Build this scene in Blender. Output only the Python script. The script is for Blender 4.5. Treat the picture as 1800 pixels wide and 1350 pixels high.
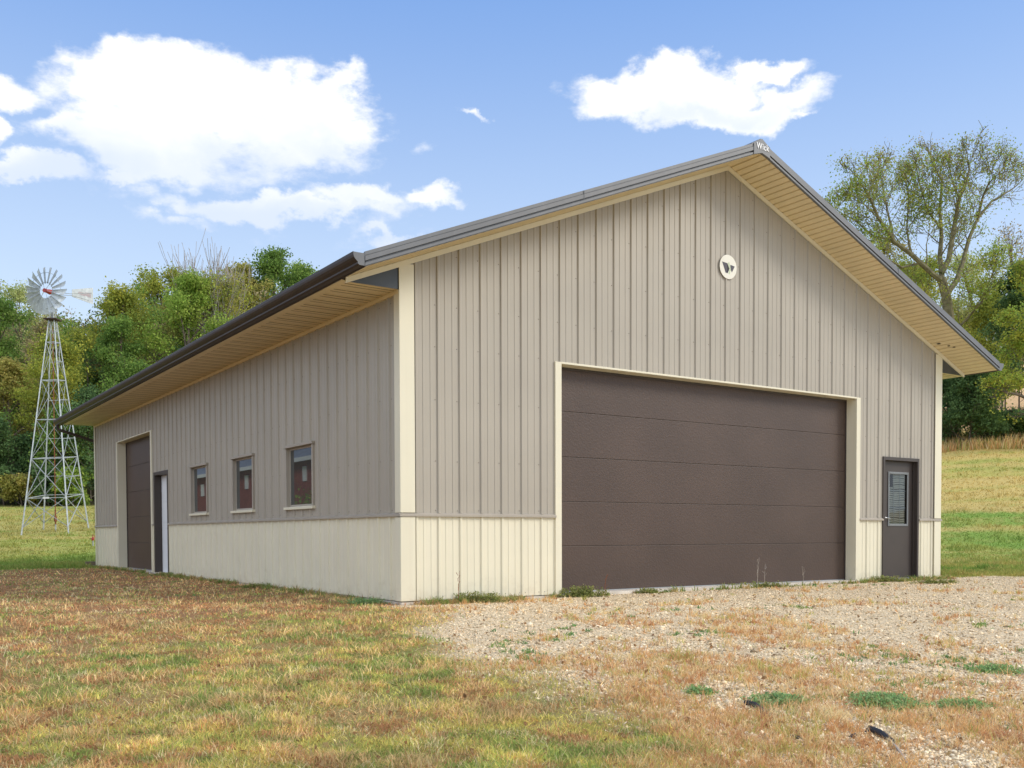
import bpy, math, random
import numpy as np
from mathutils import Matrix, Vector
R = math.radians
FT = 0.3048                      # everything below is laid out in feet and scaled when linked
scene = bpy.context.scene
COL = scene.collection
for o in list(bpy.data.objects): bpy.data.objects.remove(o)

# ------------------------------------------------------------------ camera
CAM = np.array([-17.7188, -33.8239, 2.5758])
YAW, PIT, ROLL, FPX, PPX, PPY = 0.5943, -0.03, -0.0031, 1726.42, 900.0, 991.39
FW = np.array([math.sin(YAW)*math.cos(PIT), math.cos(YAW)*math.cos(PIT), math.sin(PIT)])
_rt = np.array([math.cos(YAW), -math.sin(YAW), 0.0]); _up = np.cross(_rt, FW)
RT = _rt*math.cos(ROLL)+_up*math.sin(ROLL); UP = -_rt*math.sin(ROLL)+_up*math.cos(ROLL)
cd = bpy.data.cameras.new("camera"); cam = bpy.data.objects.new("camera", cd); COL.objects.link(cam)
cd.sensor_width = 36; cd.sensor_fit = 'HORIZONTAL'; cd.lens = FPX/1800*36
cd.shift_y = (PPY-675)/1800
cd.clip_start = 0.05; cd.clip_end = 3000
cam.matrix_world = Matrix(((RT[0],UP[0],-FW[0],CAM[0]*FT),(RT[1],UP[1],-FW[1],CAM[1]*FT),(RT[2],UP[2],-FW[2],CAM[2]*FT),(0,0,0,1)))
scene.camera = cam

# ------------------------------------------------------------------ exposure, sun, sky
scene.view_settings.view_transform = 'Standard'; scene.view_settings.look = 'None'
scene.view_settings.exposure = 0.52; scene.view_settings.gamma = 1.0
SUN_DIR = Vector((2.5, -2.3, 2.35)).normalized()        # towards the sun: right and slightly in front of the gable
SUN_EL = math.asin(SUN_DIR.z); SUN_AZ = math.atan2(SUN_DIR.x, SUN_DIR.y)
sd = bpy.data.lights.new("sun", 'SUN'); sd.energy = 1.5; sd.angle = R(19); sd.color = (1.0, 0.93, 0.82)
so = bpy.data.objects.new("sun", sd); COL.objects.link(so)
so.rotation_euler = SUN_DIR.to_track_quat('Z', 'Y').to_euler()
SKY_STRENGTH = 0.11
CLOUD_RADIANCE = 0.82

def pxdir(u, v):
    d = FW + RT*(u-PPX)/FPX - UP*(v-PPY)/FPX
    return d/np.linalg.norm(d)

world = bpy.data.worlds.new("World"); scene.world = world; world.use_nodes = True
nt = world.node_tree; nt.nodes.clear()
def N(t, **k):
    n = nt.nodes.new(t)
    for a, b in k.items(): setattr(n, a, b)
    return n
def L(a, b): nt.links.new(a, b)
def mth(op, a, b=None, c=None, clamp=False):
    n = N('ShaderNodeMath', operation=op); n.use_clamp = clamp
    for i, x in enumerate((a, b, c)):
        if x is None: continue
        if isinstance(x, (int, float)): n.inputs[i].default_value = x
        else: L(x, n.inputs[i])
    return n.outputs[0]
out = N('ShaderNodeOutputWorld'); bg = N('ShaderNodeBackground'); L(bg.outputs[0], out.inputs[0])
sky = N('ShaderNodeTexSky'); sky.sky_type = 'NISHITA'; sky.sun_disc = False
sky.sun_elevation = SUN_EL; sky.sun_rotation = SUN_AZ
sky.air_density = 1.0; sky.dust_density = 0.6; sky.ozone_density = 1.4; sky.altitude = 250
tc = N('ShaderNodeTexCoord'); sep = N('ShaderNodeSeparateXYZ'); L(tc.outputs['Generated'], sep.inputs[0])
dx, dy, dz = sep.outputs
az = mth('ARCTAN2', dx, dy); el = mth('ARCSINE', dz)
# edge-wobble of the clouds
def noise(scale, detail, rough, off=(0,0,0), sz=(1,1,1.6)):
    mp = N('ShaderNodeMapping'); L(tc.outputs['Generated'], mp.inputs[0])
    mp.inputs['Location'].default_value = off; mp.inputs['Scale'].default_value = sz
    n = N('ShaderNodeTexNoise'); n.inputs['Scale'].default_value = scale; n.inputs['Detail'].default_value = detail
    n.inputs['Roughness'].default_value = rough; L(mp.outputs[0], n.inputs['Vector'])
    return n.outputs['Fac']
nz = noise(11, 9, 0.6); nz2 = noise(4.0, 5, 0.5, (3.1, 1.7, .4)); nzf = noise(30, 6, 0.6, (1, 5, 2), (1,1,2.2))
blobs = [ # u, v, half-width px, half-height px, weight
 (250,120,75,52,.66),(335,110,70,34,.5),(180,165,70,40,.45),(330,185,200,85,.95),(480,205,170,95,.95),(455,125,60,34,.5),(590,150,75,34,.62),(640,210,55,60,.42),(290,265,200,58,.72),(430,290,180,60,.55),(130,240,110,32,.5),
 (20,165,80,34,.75),(0,225,28,34,.8),(130,235,100,26,.6),(85,300,95,24,.75),(205,310,55,16,.6),
 (480,362,210,28,.8),(340,385,100,18,.5),(620,348,110,24,.7),(765,358,55,24,.6),(820,200,20,10,.36),(735,255,45,30,.34),(690,425,70,10,.45),
 (1150,165,175,54,.95),(1060,190,100,32,.6),(1270,195,165,34,.82),(1320,128,85,28,.75),(1400,202,60,12,.5),(1170,130,90,26,.5),(1020,145,60,16,.4),
 (120,405,300,30,.16),(700,430,300,30,.2),
 (-500,250,260,90,1.0),(-900,520,300,60,.9),(2300,300,340,100,1.0),(2900,150,300,140,1.0)]
wa = mth('ADD', mth('MULTIPLY', mth('SUBTRACT', noise(7, 3, 0.5, (5,2,1)), 0.5), 0.13), mth('MULTIPLY', mth('SUBTRACT', noise(24, 5, 0.6, (2,8,3), (1,1,1.2)), 0.5), 0.05))
we = mth('ADD', mth('MULTIPLY', mth('SUBTRACT', noise(7, 3, 0.5, (9,4,7)), 0.5), 0.07), mth('MULTIPLY', mth('SUBTRACT', noise(24, 5, 0.6, (7,1,9), (1,1,1.2)), 0.5), 0.05))
azw = mth('ADD', az, wa); elw = mth('ADD', el, we)
acc = None
for (u, v, w, h, wt) in blobs:
    d0 = pxdir(u, v); a0 = math.atan2(d0[0], d0[1]); e0 = math.asin(d0[2])
    d1 = pxdir(u+w, v); d2 = pxdir(u, v-h)
    ra = abs(math.atan2(d1[0], d1[1])-a0); re = abs(math.asin(d2[2])-e0)
    p = mth('MULTIPLY_ADD', azw, 1/ra, -a0/ra); q = mth('MULTIPLY_ADD', elw, 1/re, -e0/re)
    r2 = mth('MULTIPLY_ADD', p, p, mth('MULTIPLY', q, q))
    g = mth('MULTIPLY', mth('EXPONENT', mth('MULTIPLY', r2, -0.85)), wt)
    acc = g if acc is None else mth('SMOOTH_MAX', acc, g, 0.06)
dens = mth('ADD', acc, mth('MULTIPLY', mth('SUBTRACT', nz, 0.5), .95))
dens = mth('ADD', dens, mth('MULTIPLY', mth('SUBTRACT', nzf, 0.5), 0.55))
mr = N('ShaderNodeMapRange', interpolation_type='SMOOTHSTEP'); L(dens, mr.inputs[0])
mr.inputs[1].default_value = 0.24; mr.inputs[2].default_value = 0.58
# unseen scattered cloud added behind and above the camera for brighter ambient light
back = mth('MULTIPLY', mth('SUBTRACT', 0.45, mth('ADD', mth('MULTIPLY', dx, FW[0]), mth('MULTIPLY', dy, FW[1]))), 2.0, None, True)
mr2 = N('ShaderNodeMapRange', interpolation_type='SMOOTHSTEP'); L(nz2, mr2.inputs[0])
mr2.inputs[1].default_value = 0.38; mr2.inputs[2].default_value = 0.55
cm = mth('MAXIMUM', mr.outputs[0], mth('MULTIPLY', back, mr2.outputs[0]))
cm = mth('MULTIPLY', cm, 0.97)
# pale veil near the horizon
veil = N('ShaderNodeMapRange', interpolation_type='SMOOTHSTEP'); L(el, veil.inputs[0])
veil.inputs[1].default_value = R(36); veil.inputs[2].default_value = R(4); veil.inputs[3].default_value = 0.72; veil.inputs[4].default_value = 0.85
# cloud body: white tops, faint blue-grey lower parts
shade = N('ShaderNodeMapRange', interpolation_type='SMOOTHSTEP')
L(mth('ADD', noise(6, 4, 0.5, (.3,.9,.1)), mth('MULTIPLY', mth('SUBTRACT', el, R(21)), 2.2)), shade.inputs[0])
shade.inputs[1].default_value = 0.30; shade.inputs[2].default_value = 0.56
sb = None
for (u, v, w, h, wt) in ((430,300,230,52,.85),(600,275,110,45,.8),(340,345,120,18,.7),(1200,205,190,22,.7),(560,372,160,14,.6),(250,245,90,16,.45),(100,308,90,10,.5),(470,225,110,16,.4)):
    d0 = pxdir(u, v); a0 = math.atan2(d0[0], d0[1]); e0 = math.asin(d0[2]); d1 = pxdir(u+w, v); d2 = pxdir(u, v-h)
    ra = abs(math.atan2(d1[0], d1[1])-a0); re = abs(math.asin(d2[2])-e0)
    p = mth('MULTIPLY_ADD', azw, 1/ra, -a0/ra); q = mth('MULTIPLY_ADD', elw, 1/re, -e0/re)
    g = mth('MULTIPLY', mth('EXPONENT', mth('MULTIPLY', mth('MULTIPLY_ADD', p, p, mth('MULTIPLY', q, q)), -0.9)), wt)
    sb = g if sb is None else mth('MAXIMUM', sb, g)
shf = mth('MULTIPLY', shade.outputs[0], mth('SUBTRACT', 1.0, sb, None, True))
cc = N('ShaderNodeMix', data_type='RGBA'); L(shf, cc.inputs[0])
cc.inputs[6].default_value = (0.66*CLOUD_RADIANCE, 0.74*CLOUD_RADIANCE, 0.90*CLOUD_RADIANCE, 1)
cc.inputs[7].default_value = (1.0*CLOUD_RADIANCE, 0.995*CLOUD_RADIANCE, 0.985*CLOUD_RADIANCE, 1)
skm = N('ShaderNodeVectorMath', operation='SCALE'); L(sky.outputs[0], skm.inputs[0]); skm.inputs['Scale'].default_value = SKY_STRENGTH
vm = N('ShaderNodeMix', data_type='RGBA'); L(veil.outputs[0], vm.inputs[0]); L(skm.outputs[0], vm.inputs[6])
grd = N('ShaderNodeMapRange', interpolation_type='SMOOTHSTEP'); L(el, grd.inputs[0]); grd.inputs[1].default_value = R(3); grd.inputs[2].default_value = R(36)
gcol = N('ShaderNodeMix', data_type='RGBA'); L(grd.outputs[0], gcol.inputs[0]); gcol.inputs[6].default_value = (0.56, 0.665, 0.78, 1); gcol.inputs[7].default_value = (0.125, 0.285, 0.66, 1)
L(gcol.outputs[2], vm.inputs[7])
fm = N('ShaderNodeMix', data_type='RGBA'); L(cm, fm.inputs[0]); L(vm.outputs[2], fm.inputs[6]); L(cc.outputs[2], fm.inputs[7])
L(fm.outputs[2], bg.inputs[0]); L(mth('MULTIPLY_ADD', back, 0.35, 1.0), bg.inputs[1])   # sky behind the camera boosted, unseen fill added for the side wall

# ------------------------------------------------------------------ helpers
def tag(o, label=None, cat=None, group=None, kind=None):
    if label: o['label'] = label
    if cat: o['category'] = cat
    if group: o['group'] = group
    if kind: o['kind'] = kind
    return o
def empty(name, loc=(0,0,0), rz=0.0):
    o = bpy.data.objects.new(name, None); COL.objects.link(o)
    o.location = [c*FT for c in loc]; o.rotation_euler = (0,0,rz); o.empty_display_size = .3
    return o
class MB:
    def __init__(s): s.v = []; s.f = []
    def quad(s, *p):
        n = len(s.v); s.v += [tuple(map(float, q)) for q in p]; s.f.append(tuple(range(n, n+len(p)))); return s
    def box(s, x0,x1,y0,y1,z0,z1):
        n = len(s.v)
        s.v += [(x,y,z) for z in (z0,z1) for (x,y) in ((x0,y0),(x1,y0),(x1,y1),(x0,y1))]
        s.f += [(n+3,n+2,n+1,n),(n+4,n+5,n+6,n+7),(n,n+1,n+5,n+4),(n+1,n+2,n+6,n+5),(n+2,n+3,n+7,n+6),(n+3,n,n+4,n+7)]
        return s
    def sweep(s, prof, a, b, fn, closed=True):
        """extrude 2-D profile between parameter a and b; fn(p,q,t)->xyz"""
        n = len(s.v); m = len(prof)
        s.v += [fn(p,q,a) for p,q in prof]+[fn(p,q,b) for p,q in prof]
        for i in range(m if closed else m-1):
            j = (i+1) % m; s.f.append((n+i, n+j, n+m+j, n+m+i))
        if closed: s.f += [tuple(range(n+m-1, n-1, -1)), tuple(range(n+m, n+2*m))]
        return s
    def tube(s, path, r, k=6, cap=True, flat=None):
        path = [np.array(p, float) for p in path]
        rs = r if hasattr(r, '__len__') else [r]*len(path)
        n0 = len(s.v); prev = None
        for i, p in enumerate(path):
            t = path[min(i+1, len(path)-1)]-path[max(i-1, 0)]; t = t/(np.linalg.norm(t)+1e-9)
            if prev is None:
                a = np.array([0,0,1.]) if abs(t[2]) < .9 else np.array([1.,0,0]); x = np.cross(a, t)
            else: x = prev-t*(prev@t)
            x /= np.linalg.norm(x)+1e-9; prev = x; y = np.cross(t, x)
            for j in range(k):
                an = 2*math.pi*(j+.5)/k
                s.v.append(tuple(p+rs[i]*(x*math.cos(an)*(flat or 1)+y*math.sin(an))))
        for i in range(len(path)-1):
            for j in range(k):
                a = n0+i*k+j; b = n0+i*k+(j+1) % k; s.f.append((a, b, b+k, a+k))
        if cap:
            s.f.append(tuple(n0+j for j in range(k-1, -1, -1))); s.f.append(tuple(n0+(len(path)-1)*k+j for j in range(k)))
        return s
    def bar(s, a, b, w, h=None):
        return s.tube([a, b], [w*.7071]*2, 4)
    def build(s, name, mat, parent=None, label=None, bevel=0, smooth=False):
        me = bpy.data.meshes.new(name); me.from_pydata([(a*FT,b*FT,c*FT) for a,b,c in s.v], [], s.f); me.update()
        if mat: me.materials.append(mat)
        o = bpy.data.objects.new(name, me); COL.objects.link(o)
        if parent: o.parent = parent
        if label: o['label'] = label
        if bevel:
            m = o.modifiers.new('bevel', 'BEVEL'); m.width = bevel*FT; m.segments = 2; m.limit_method = 'ANGLE'; m.angle_limit = R(40)
        if smooth: me.polygons.foreach_set('use_smooth', [True]*len(me.polygons))
        return o
def np_mesh(name, verts, faces, mat, cols=None, parent=None, smooth=False):
    """verts (n,3) ft, faces (m,k)"""
    me = bpy.data.meshes.new(name); verts = np.asarray(verts, np.float32)*FT; faces = np.asarray(faces, np.int32)
    k = faces.shape[1]
    me.vertices.add(len(verts)); me.vertices.foreach_set('co', verts.ravel())
    me.loops.add(faces.size); me.loops.foreach_set('vertex_index', faces.ravel())
    me.polygons.add(len(faces)); me.polygons.foreach_set('loop_start', np.arange(0, faces.size, k, dtype=np.int32))
    me.polygons.foreach_set('loop_total', np.full(len(faces), k, np.int32))
    if smooth: me.polygons.foreach_set('use_smooth', np.ones(len(faces), bool))
    me.update(calc_edges=True)
    if cols is not None:
        at = me.attributes.new('Col', 'FLOAT_COLOR', 'POINT')
        c = np.ones((len(verts), 4), np.float32); c[:, :3] = cols; at.data.foreach_set('color', c.ravel())
    me.materials.append(mat)
    o = bpy.data.objects.new(name, me); COL.objects.link(o)
    if parent: o.parent = parent
    return o

# hashed value noise
def _h(i, j, s):
    n = (i.astype(np.int64)*374761393+j.astype(np.int64)*668265263+s*1442695041) & 0x7fffffff
    n = ((n ^ (n >> 13))*1274126177) & 0x7fffffff
    return ((n ^ (n >> 16)) & 0xffff)/65535.0
def vnoise(x, y, sc, seed=0):
    x = np.asarray(x)/sc; y = np.asarray(y)/sc; i = np.floor(x); j = np.floor(y); fx = x-i; fy = y-j
    fx = fx*fx*(3-2*fx); fy = fy*fy*(3-2*fy)
    a = _h(i,j,seed); b = _h(i+1,j,seed); c = _h(i,j+1,seed); d = _h(i+1,j+1,seed)
    return (a*(1-fx)+b*fx)*(1-fy)+(c*(1-fx)+d*fx)*fy
def fbm(x, y, sc, seed=0, oc=4):
    t = 0; w = 0; a = 1.0
    for o in range(oc):
        t = t+a*vnoise(x, y, sc/2**o, seed+o*17); w += a; a *= .55
    return t/w
def sst(a, b, x):
    t = np.clip((np.asarray(x, float)-a)/(b-a), 0, 1); return t*t*(3-2*t)

# ------------------------------------------------------------------ materials
def mat(name, col, rough=.6, spec=.5, metal=0., var=.06, vscale=3., bump=0., bscale=60., hue=None, streak=0.0, streak_col=(.2,.17,.12)):
    m = bpy.data.materials.new(name); m.use_nodes = True; t = m.node_tree; b = t.nodes['Principled BSDF']
    b.inputs['Roughness'].default_value = rough; b.inputs['Metallic'].default_value = metal; b.inputs['Specular IOR Level'].default_value = spec
    tc = t.nodes.new('ShaderNodeTexCoord')
    n = t.nodes.new('ShaderNodeTexNoise'); n.inputs['Scale'].default_value = vscale; n.inputs['Detail'].default_value = 6; t.links.new(tc.outputs['Object'], n.inputs['Vector'])
    mx = t.nodes.new('ShaderNodeMix'); mx.data_type = 'RGBA'
    r = t.nodes.new('ShaderNodeMapRange'); r.inputs[1].default_value = .3; r.inputs[2].default_value = .7; t.links.new(n.outputs['Fac'], r.inputs[0]); t.links.new(r.outputs[0], mx.inputs[0])
    c2 = hue or col
    mx.inputs[6].default_value = (*[c*(1-var) for c in col], 1); mx.inputs[7].default_value = (*[min(1, c*(1+var)) for c in c2], 1)
    outc = mx.outputs[2]
    if streak:
        mp = t.nodes.new('ShaderNodeMapping'); mp.inputs['Scale'].default_value = (14, 14, .35); t.links.new(tc.outputs['Object'], mp.inputs[0])
        n2 = t.nodes.new('ShaderNodeTexNoise'); n2.inputs['Scale'].default_value = 1.0; n2.inputs['Detail'].default_value = 4; t.links.new(mp.outputs[0], n2.inputs['Vector'])
        r2 = t.nodes.new('ShaderNodeMapRange'); r2.inputs[1].default_value = .52; r2.inputs[2].default_value = .8; r2.inputs[4].default_value = streak; t.links.new(n2.outputs['Fac'], r2.inputs[0])
        m2 = t.nodes.new('ShaderNodeMix'); m2.data_type = 'RGBA'; t.links.new(r2.outputs[0], m2.inputs[0]); t.links.new(outc, m2.inputs[6]); m2.inputs[7].default_value = (*streak_col, 1)
        outc = m2.outputs[2]
    t.links.new(outc, b.inputs['Base Color'])
    if bump:
        nb = t.nodes.new('ShaderNodeTexNoise'); nb.inputs['Scale'].default_value = bscale; nb.inputs['Detail'].default_value = 3; t.links.new(tc.outputs['Object'], nb.inputs['Vector'])
        bp = t.nodes.new('ShaderNodeBump'); bp.inputs['Strength'].default_value = bump; bp.inputs['Distance'].default_value = .01; t.links.new(nb.outputs['Fac'], bp.inputs['Height']); t.links.new(bp.outputs[0], b.inputs['Normal'])
    return m
M = {}
M['siding'] = mat('taupe painted steel siding', (.402,.36,.29), .42, .4, var=.045, vscale=1.2, bump=.10, bscale=3, streak=.16, streak_col=(.36,.31,.24))
M['cream'] = mat('cream painted steel', (.74,.685,.515), .42, .4, var=.03, vscale=1.5, bump=.08, bscale=3, streak=.12, streak_col=(.55,.47,.32))
_t = M['cream'].node_tree; _b = _t.nodes['Principled BSDF']; _src = _b.inputs['Base Color'].links[0].from_socket
_tc = _t.nodes.new('ShaderNodeTexCoord'); _sp = _t.nodes.new('ShaderNodeSeparateXYZ'); _t.links.new(_tc.outputs['Object'], _sp.inputs[0])
_nn = _t.nodes.new('ShaderNodeTexNoise'); _nn.inputs['Scale'].default_value = 7; _nn.inputs['Detail'].default_value = 7; _nn.inputs['Roughness'].default_value = .7; _t.links.new(_tc.outputs['Object'], _nn.inputs['Vector'])
_m1 = _t.nodes.new('ShaderNodeMath'); _m1.operation = 'MULTIPLY_ADD'; _m1.inputs[1].default_value = -.55; _t.links.new(_sp.outputs[2], _m1.inputs[0]); _t.links.new(_nn.outputs['Fac'], _m1.inputs[2])
_mr = _t.nodes.new('ShaderNodeMapRange'); _mr.inputs[1].default_value = .40; _mr.inputs[2].default_value = .66; _mr.inputs[4].default_value = .25; _t.links.new(_m1.outputs[0], _mr.inputs[0])
_mx = _t.nodes.new('ShaderNodeMix'); _mx.data_type = 'RGBA'; _t.links.new(_mr.outputs[0], _mx.inputs[0]); _t.links.new(_src, _mx.inputs[6]); _mx.inputs[7].default_value = (.42,.34,.23,1); _t.links.new(_mx.outputs[2], _b.inputs['Base Color'])
M['trim'] = mat('taupe trim steel', (.38,.335,.27), .45, .4, var=.05)
M['soffit'] = mat('bounce tinted cream soffit panels', (.78,.65,.41), .55, .3, var=.05, vscale=2.5)  # same cream as the trim, warm ground bounce put into the colour
M['fascia'] = mat('charcoal painted fascia', (.135,.137,.138), .42, .5, var=.08, vscale=4, streak=.2, streak_col=(.25,.25,.25))
M['gutter'] = mat('dark brown aluminium gutter', (.052,.038,.031), .5, .3, var=.12, vscale=5)
M['roof'] = mat('charcoal steel roof', (.13,.13,.13), .45, .5, var=.1)
M['tri'] = mat('dark bronze flashing', (.055,.062,.065), .35, .5, var=.15)
M['brown'] = mat('brown embossed steel door', (.076,.049,.036), .46, .4, var=.14, vscale=.9, bump=.35, bscale=45)
M['brownframe'] = mat('dark brown painted frame', (.056,.043,.036), .45, .45, var=.08)
M['seal'] = mat('black rubber seal', (.02,.018,.017), .7, .2)
M['seam'] = mat('grey aluminium astragal', (.32,.33,.34), .45, .5, metal=.3)
M['white'] = mat('white painted door', (.78,.79,.78), .5, .3, var=.04)
M['concrete'] = mat('weathered concrete', (.62,.56,.47), .9, .2, var=.2, vscale=6, bump=.5, bscale=90)
M['steel'] = mat('brushed steel handle', (.6,.6,.6), .28, .5, metal=1)
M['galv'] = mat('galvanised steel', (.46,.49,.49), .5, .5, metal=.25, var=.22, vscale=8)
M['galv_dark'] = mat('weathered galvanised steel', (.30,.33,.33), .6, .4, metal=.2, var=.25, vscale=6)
M['blade_steel'] = mat('pale galvanised sheet', (.52,.56,.56), .5, .5, var=.15, vscale=8)
M['rust'] = mat('rusty iron', (.26,.10,.05), .8, .2, var=.35, vscale=20)
M['rustdark'] = mat('dark rusty platform', (.07,.045,.04), .8, .2, var=.35, vscale=12)
M['redpaint'] = mat('faded red paint', (.42,.06,.05), .5, .4, var=.2, vscale=10)
M['redtext'] = mat('faded red lettering', (.46,.36,.37), .7, .2)
M['whitetext'] = mat('white vinyl lettering', (.82,.82,.8), .5, .3)
M['logo'] = mat('charcoal emblem print', (.075,.07,.085), .5, .3)
M['logo_black'] = mat('black emblem print', (.012,.012,.012), .5, .3)
M['logo_green'] = mat('pale green emblem print', (.5,.56,.38), .5, .3)
M['barnred'] = mat('red barn paint', (.27,.075,.06), .6, .3, var=.2)
M['barnroof'] = mat('grey barn roof', (.22,.24,.27), .6, .3, var=.2)
M['wood'] = mat('weathered timber', (.22,.16,.11), .85, .2, var=.3, vscale=10, bump=.5, bscale=30)
M['greywood'] = mat('grey weathered board', (.40,.35,.29), .85, .2, var=.25, vscale=10, bump=.5, bscale=30)
M['plastic'] = mat('black corrugated plastic pipe', (.022,.022,.024), .5, .4, var=.3, vscale=25)
M['screw'] = mat('screw heads', (.20,.17,.14), .4, .4)
M['bark'] = mat('grey brown bark', (.15,.12,.09), .9, .2, var=.4, vscale=4, bump=.8, bscale=25)
M['bark_pale'] = mat('pale dead wood', (.33,.30,.27), .9, .2, var=.25, vscale=4)
M['bark_green'] = mat('mossy bark', (.20,.175,.10), .9, .2, var=.4, vscale=4, bump=.8, bscale=25)
M['vent'] = mat('painted vent slot shade', (.20,.145,.075), .9, .1)
M['blind'] = mat('pale window blind', (.60,.58,.50), .6, .2, var=.1)
M['muntin'] = mat('grey muntin', (.42,.45,.46), .4, .5)
def glass_mat():
    m = bpy.data.materials.new('window glass'); m.use_nodes = True; t = m.node_tree; t.nodes.clear()
    o = t.nodes.new('ShaderNodeOutputMaterial'); mx = t.nodes.new('ShaderNodeMixShader'); g = t.nodes.new('ShaderNodeBsdfGlossy'); d = t.nodes.new('ShaderNodeBsdfDiffuse')
    fr = t.nodes.new('ShaderNodeFresnel'); fr.inputs[0].default_value = 2.1; g.inputs['Roughness'].default_value = .015; g.inputs[0].default_value = (.93,.96,1,1); d.inputs[0].default_value = (.05,.055,.052,1)
    tc = t.nodes.new('ShaderNodeTexCoord'); n = t.nodes.new('ShaderNodeTexNoise'); n.inputs['Scale'].default_value = 2.2; t.links.new(tc.outputs['Object'], n.inputs['Vector'])
    bp = t.nodes.new('ShaderNodeBump'); bp.inputs['Strength'].default_value = .012; bp.inputs['Distance'].default_value = .01; t.links.new(n.outputs['Fac'], bp.inputs['Height']); t.links.new(bp.outputs[0], g.inputs['Normal'])
    t.links.new(fr.outputs[0], mx.inputs[0]); t.links.new(d.outputs[0], mx.inputs[1]); t.links.new(g.outputs[0], mx.inputs[2]); t.links.new(mx.outputs[0], o.inputs[0]); return m
M['glass'] = glass_mat()
def clear_glass_mat():
    m = bpy.data.materials.new('clear door glass'); m.use_nodes = True; t = m.node_tree; t.nodes.clear()
    o = t.nodes.new('ShaderNodeOutputMaterial'); mx = t.nodes.new('ShaderNodeMixShader'); g = t.nodes.new('ShaderNodeBsdfGlossy'); d = t.nodes.new('ShaderNodeBsdfTransparent')
    fr = t.nodes.new('ShaderNodeFresnel'); fr.inputs[0].default_value = 1.5; g.inputs['Roughness'].default_value = .02; d.inputs[0].default_value = (.75,.8,.78,1)
    t.links.new(fr.outputs[0], mx.inputs[0]); t.links.new(d.outputs[0], mx.inputs[1]); t.links.new(g.outputs[0], mx.inputs[2]); t.links.new(mx.outputs[0], o.inputs[0]); return m
M['clear'] = clear_glass_mat()
def leaf_mat(name, trans=.35, rough=.7):
    m = bpy.data.materials.new(name); m.use_nodes = True; t = m.node_tree; t.nodes.clear()
    o = t.nodes.new('ShaderNodeOutputMaterial'); a = t.nodes.new('ShaderNodeAttribute'); a.attribute_name = 'Col'
    d = t.nodes.new('ShaderNodeBsdfDiffuse'); tr = t.nodes.new('ShaderNodeBsdfTranslucent'); mx = t.nodes.new('ShaderNodeMixShader'); mx.inputs[0].default_value = trans
    t.links.new(a.outputs['Color'], d.inputs[0]); t.links.new(a.outputs['Color'], tr.inputs[0]); t.links.new(d.outputs[0], mx.inputs[1]); t.links.new(tr.outputs[0], mx.inputs[2]); t.links.new(mx.outputs[0], o.inputs[0]); return m
M['leaf'] = leaf_mat('leaves', .42); M['blade'] = leaf_mat('grass blades', .40); M['stone'] = leaf_mat('gravel stones', 0.0)

# ------------------------------------------------------------------ terrain
BW, BL = 35.424, 56.2            # barn footprint
PK = BW/2
def terrain(x, y):
    x = np.asarray(x, float); y = np.asarray(y, float)
    s = .66*x+.75*y; t = .75*x-.66*y
    k = .095+.105*np.clip((t+100)/168, 0, 1)
    a = np.maximum(s-52, 0); a = np.where(a < 20, a*a/40, a-10)
    h = k*a*1.06
    left = 1-sst(-70, 30, t)
    b = np.maximum(s-150, 0); b = np.where(b < 40, b*b/80, b-20)
    h = h+b*(.36*left+.02)
    h = np.minimum(h, 75+0*h)
    q = -(.46*x+.89*y)-3
    q = np.where(q < 6, np.maximum(q, 0)**2/12, q-3)
    h = h-.058*np.minimum(q, 90)
    h = h-.10-.06*sst(10, -4, y)*(1-sst(4, 12, x))
    # gentle unevenness away from the slab
    out = np.maximum(np.maximum(-x, x-BW), np.maximum(-y, y-BL))
    amp = sst(1, 8, out)
    return h+amp*((fbm(x, y, 9, 5, 3)-.5)*.28+(fbm(x, y, 60, 9, 2)-.5)*.5*sst(60, 120, s))
def G(u, v):
    """ground point under a direction"""
    d = FW+RT*(u-PPX)/FPX-UP*(v-PPY)/FPX
    lo = 3.0; t = lo
    while t < 500:
        p = CAM+d*t
        if p[2] < float(terrain(p[0], p[1])): break
        t *= 1.01
    return CAM+d*t
def at(u, v, depth): return CAM+(FW+RT*(u-PPX)/FPX-UP*(v-PPY)/FPX)*depth

# gravel / turf layout in plan
_gl = [G(u, v)[:2] for u, v in ((700,1062),(760,1085),(850,1130),(905,1160),(985,1210),(1090,1255),(1180,1300),(1260,1349))]
_gl = np.array(_gl)
def gravel_mask(x, y):
    """1 on gravel. signed lateral distance from the turf edge"""
    x = np.asarray(x, float); y = np.asarray(y, float)
    yy = _gl[::-1, 1]; xx = _gl[::-1, 0]
    # order by y ascending
    o = np.argsort(yy); ex = np.interp(y, yy[o], xx[o])
    # below the last known point continue along the drive
    ex = np.where(y < yy[o][0], xx[o][0]-(yy[o][0]-y)*.2, ex)
    d = x-ex+(fbm(x, y, 5, 31, 4)-.5)*7
    g = sst(-1.2, 1.6, d)
    g = g*(1-sst(-.5, .6, y))                       # stops at the front wall
    g = g*(1-sst(38.5, 42, x+(fbm(x, y, 4, 77, 3)-.5)*5+np.maximum(0,-y-3)*-1.2))
    return g
def turf_cols(x, y):
    """how brown / green / pale the turf is at a point"""
    s = .66*x+.75*y
    n1 = fbm(x, y, 7, 3, 4); n2 = fbm(x, y, 2.2, 11, 3)
    brown = sst(-15, 2, y-.35*(x+6)+(n1-.5)*14)*(1-sst(50, 56, y+x*.15+(n1-.5)*3))*(1-sst(2, 6, x))
    brown = np.maximum(brown, .40*sst(.49, .62, n1)*(1-.6*sst(-4, -9, x)))
    green = sst(.46, .66, fbm(x, y, 4.5, 44, 4))
    far = np.maximum(sst(50, 57, y+x*.15+(n1-.5)*3), sst(36, 41, x))
    return brown*(1-far), green, far, n1, n2
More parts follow.
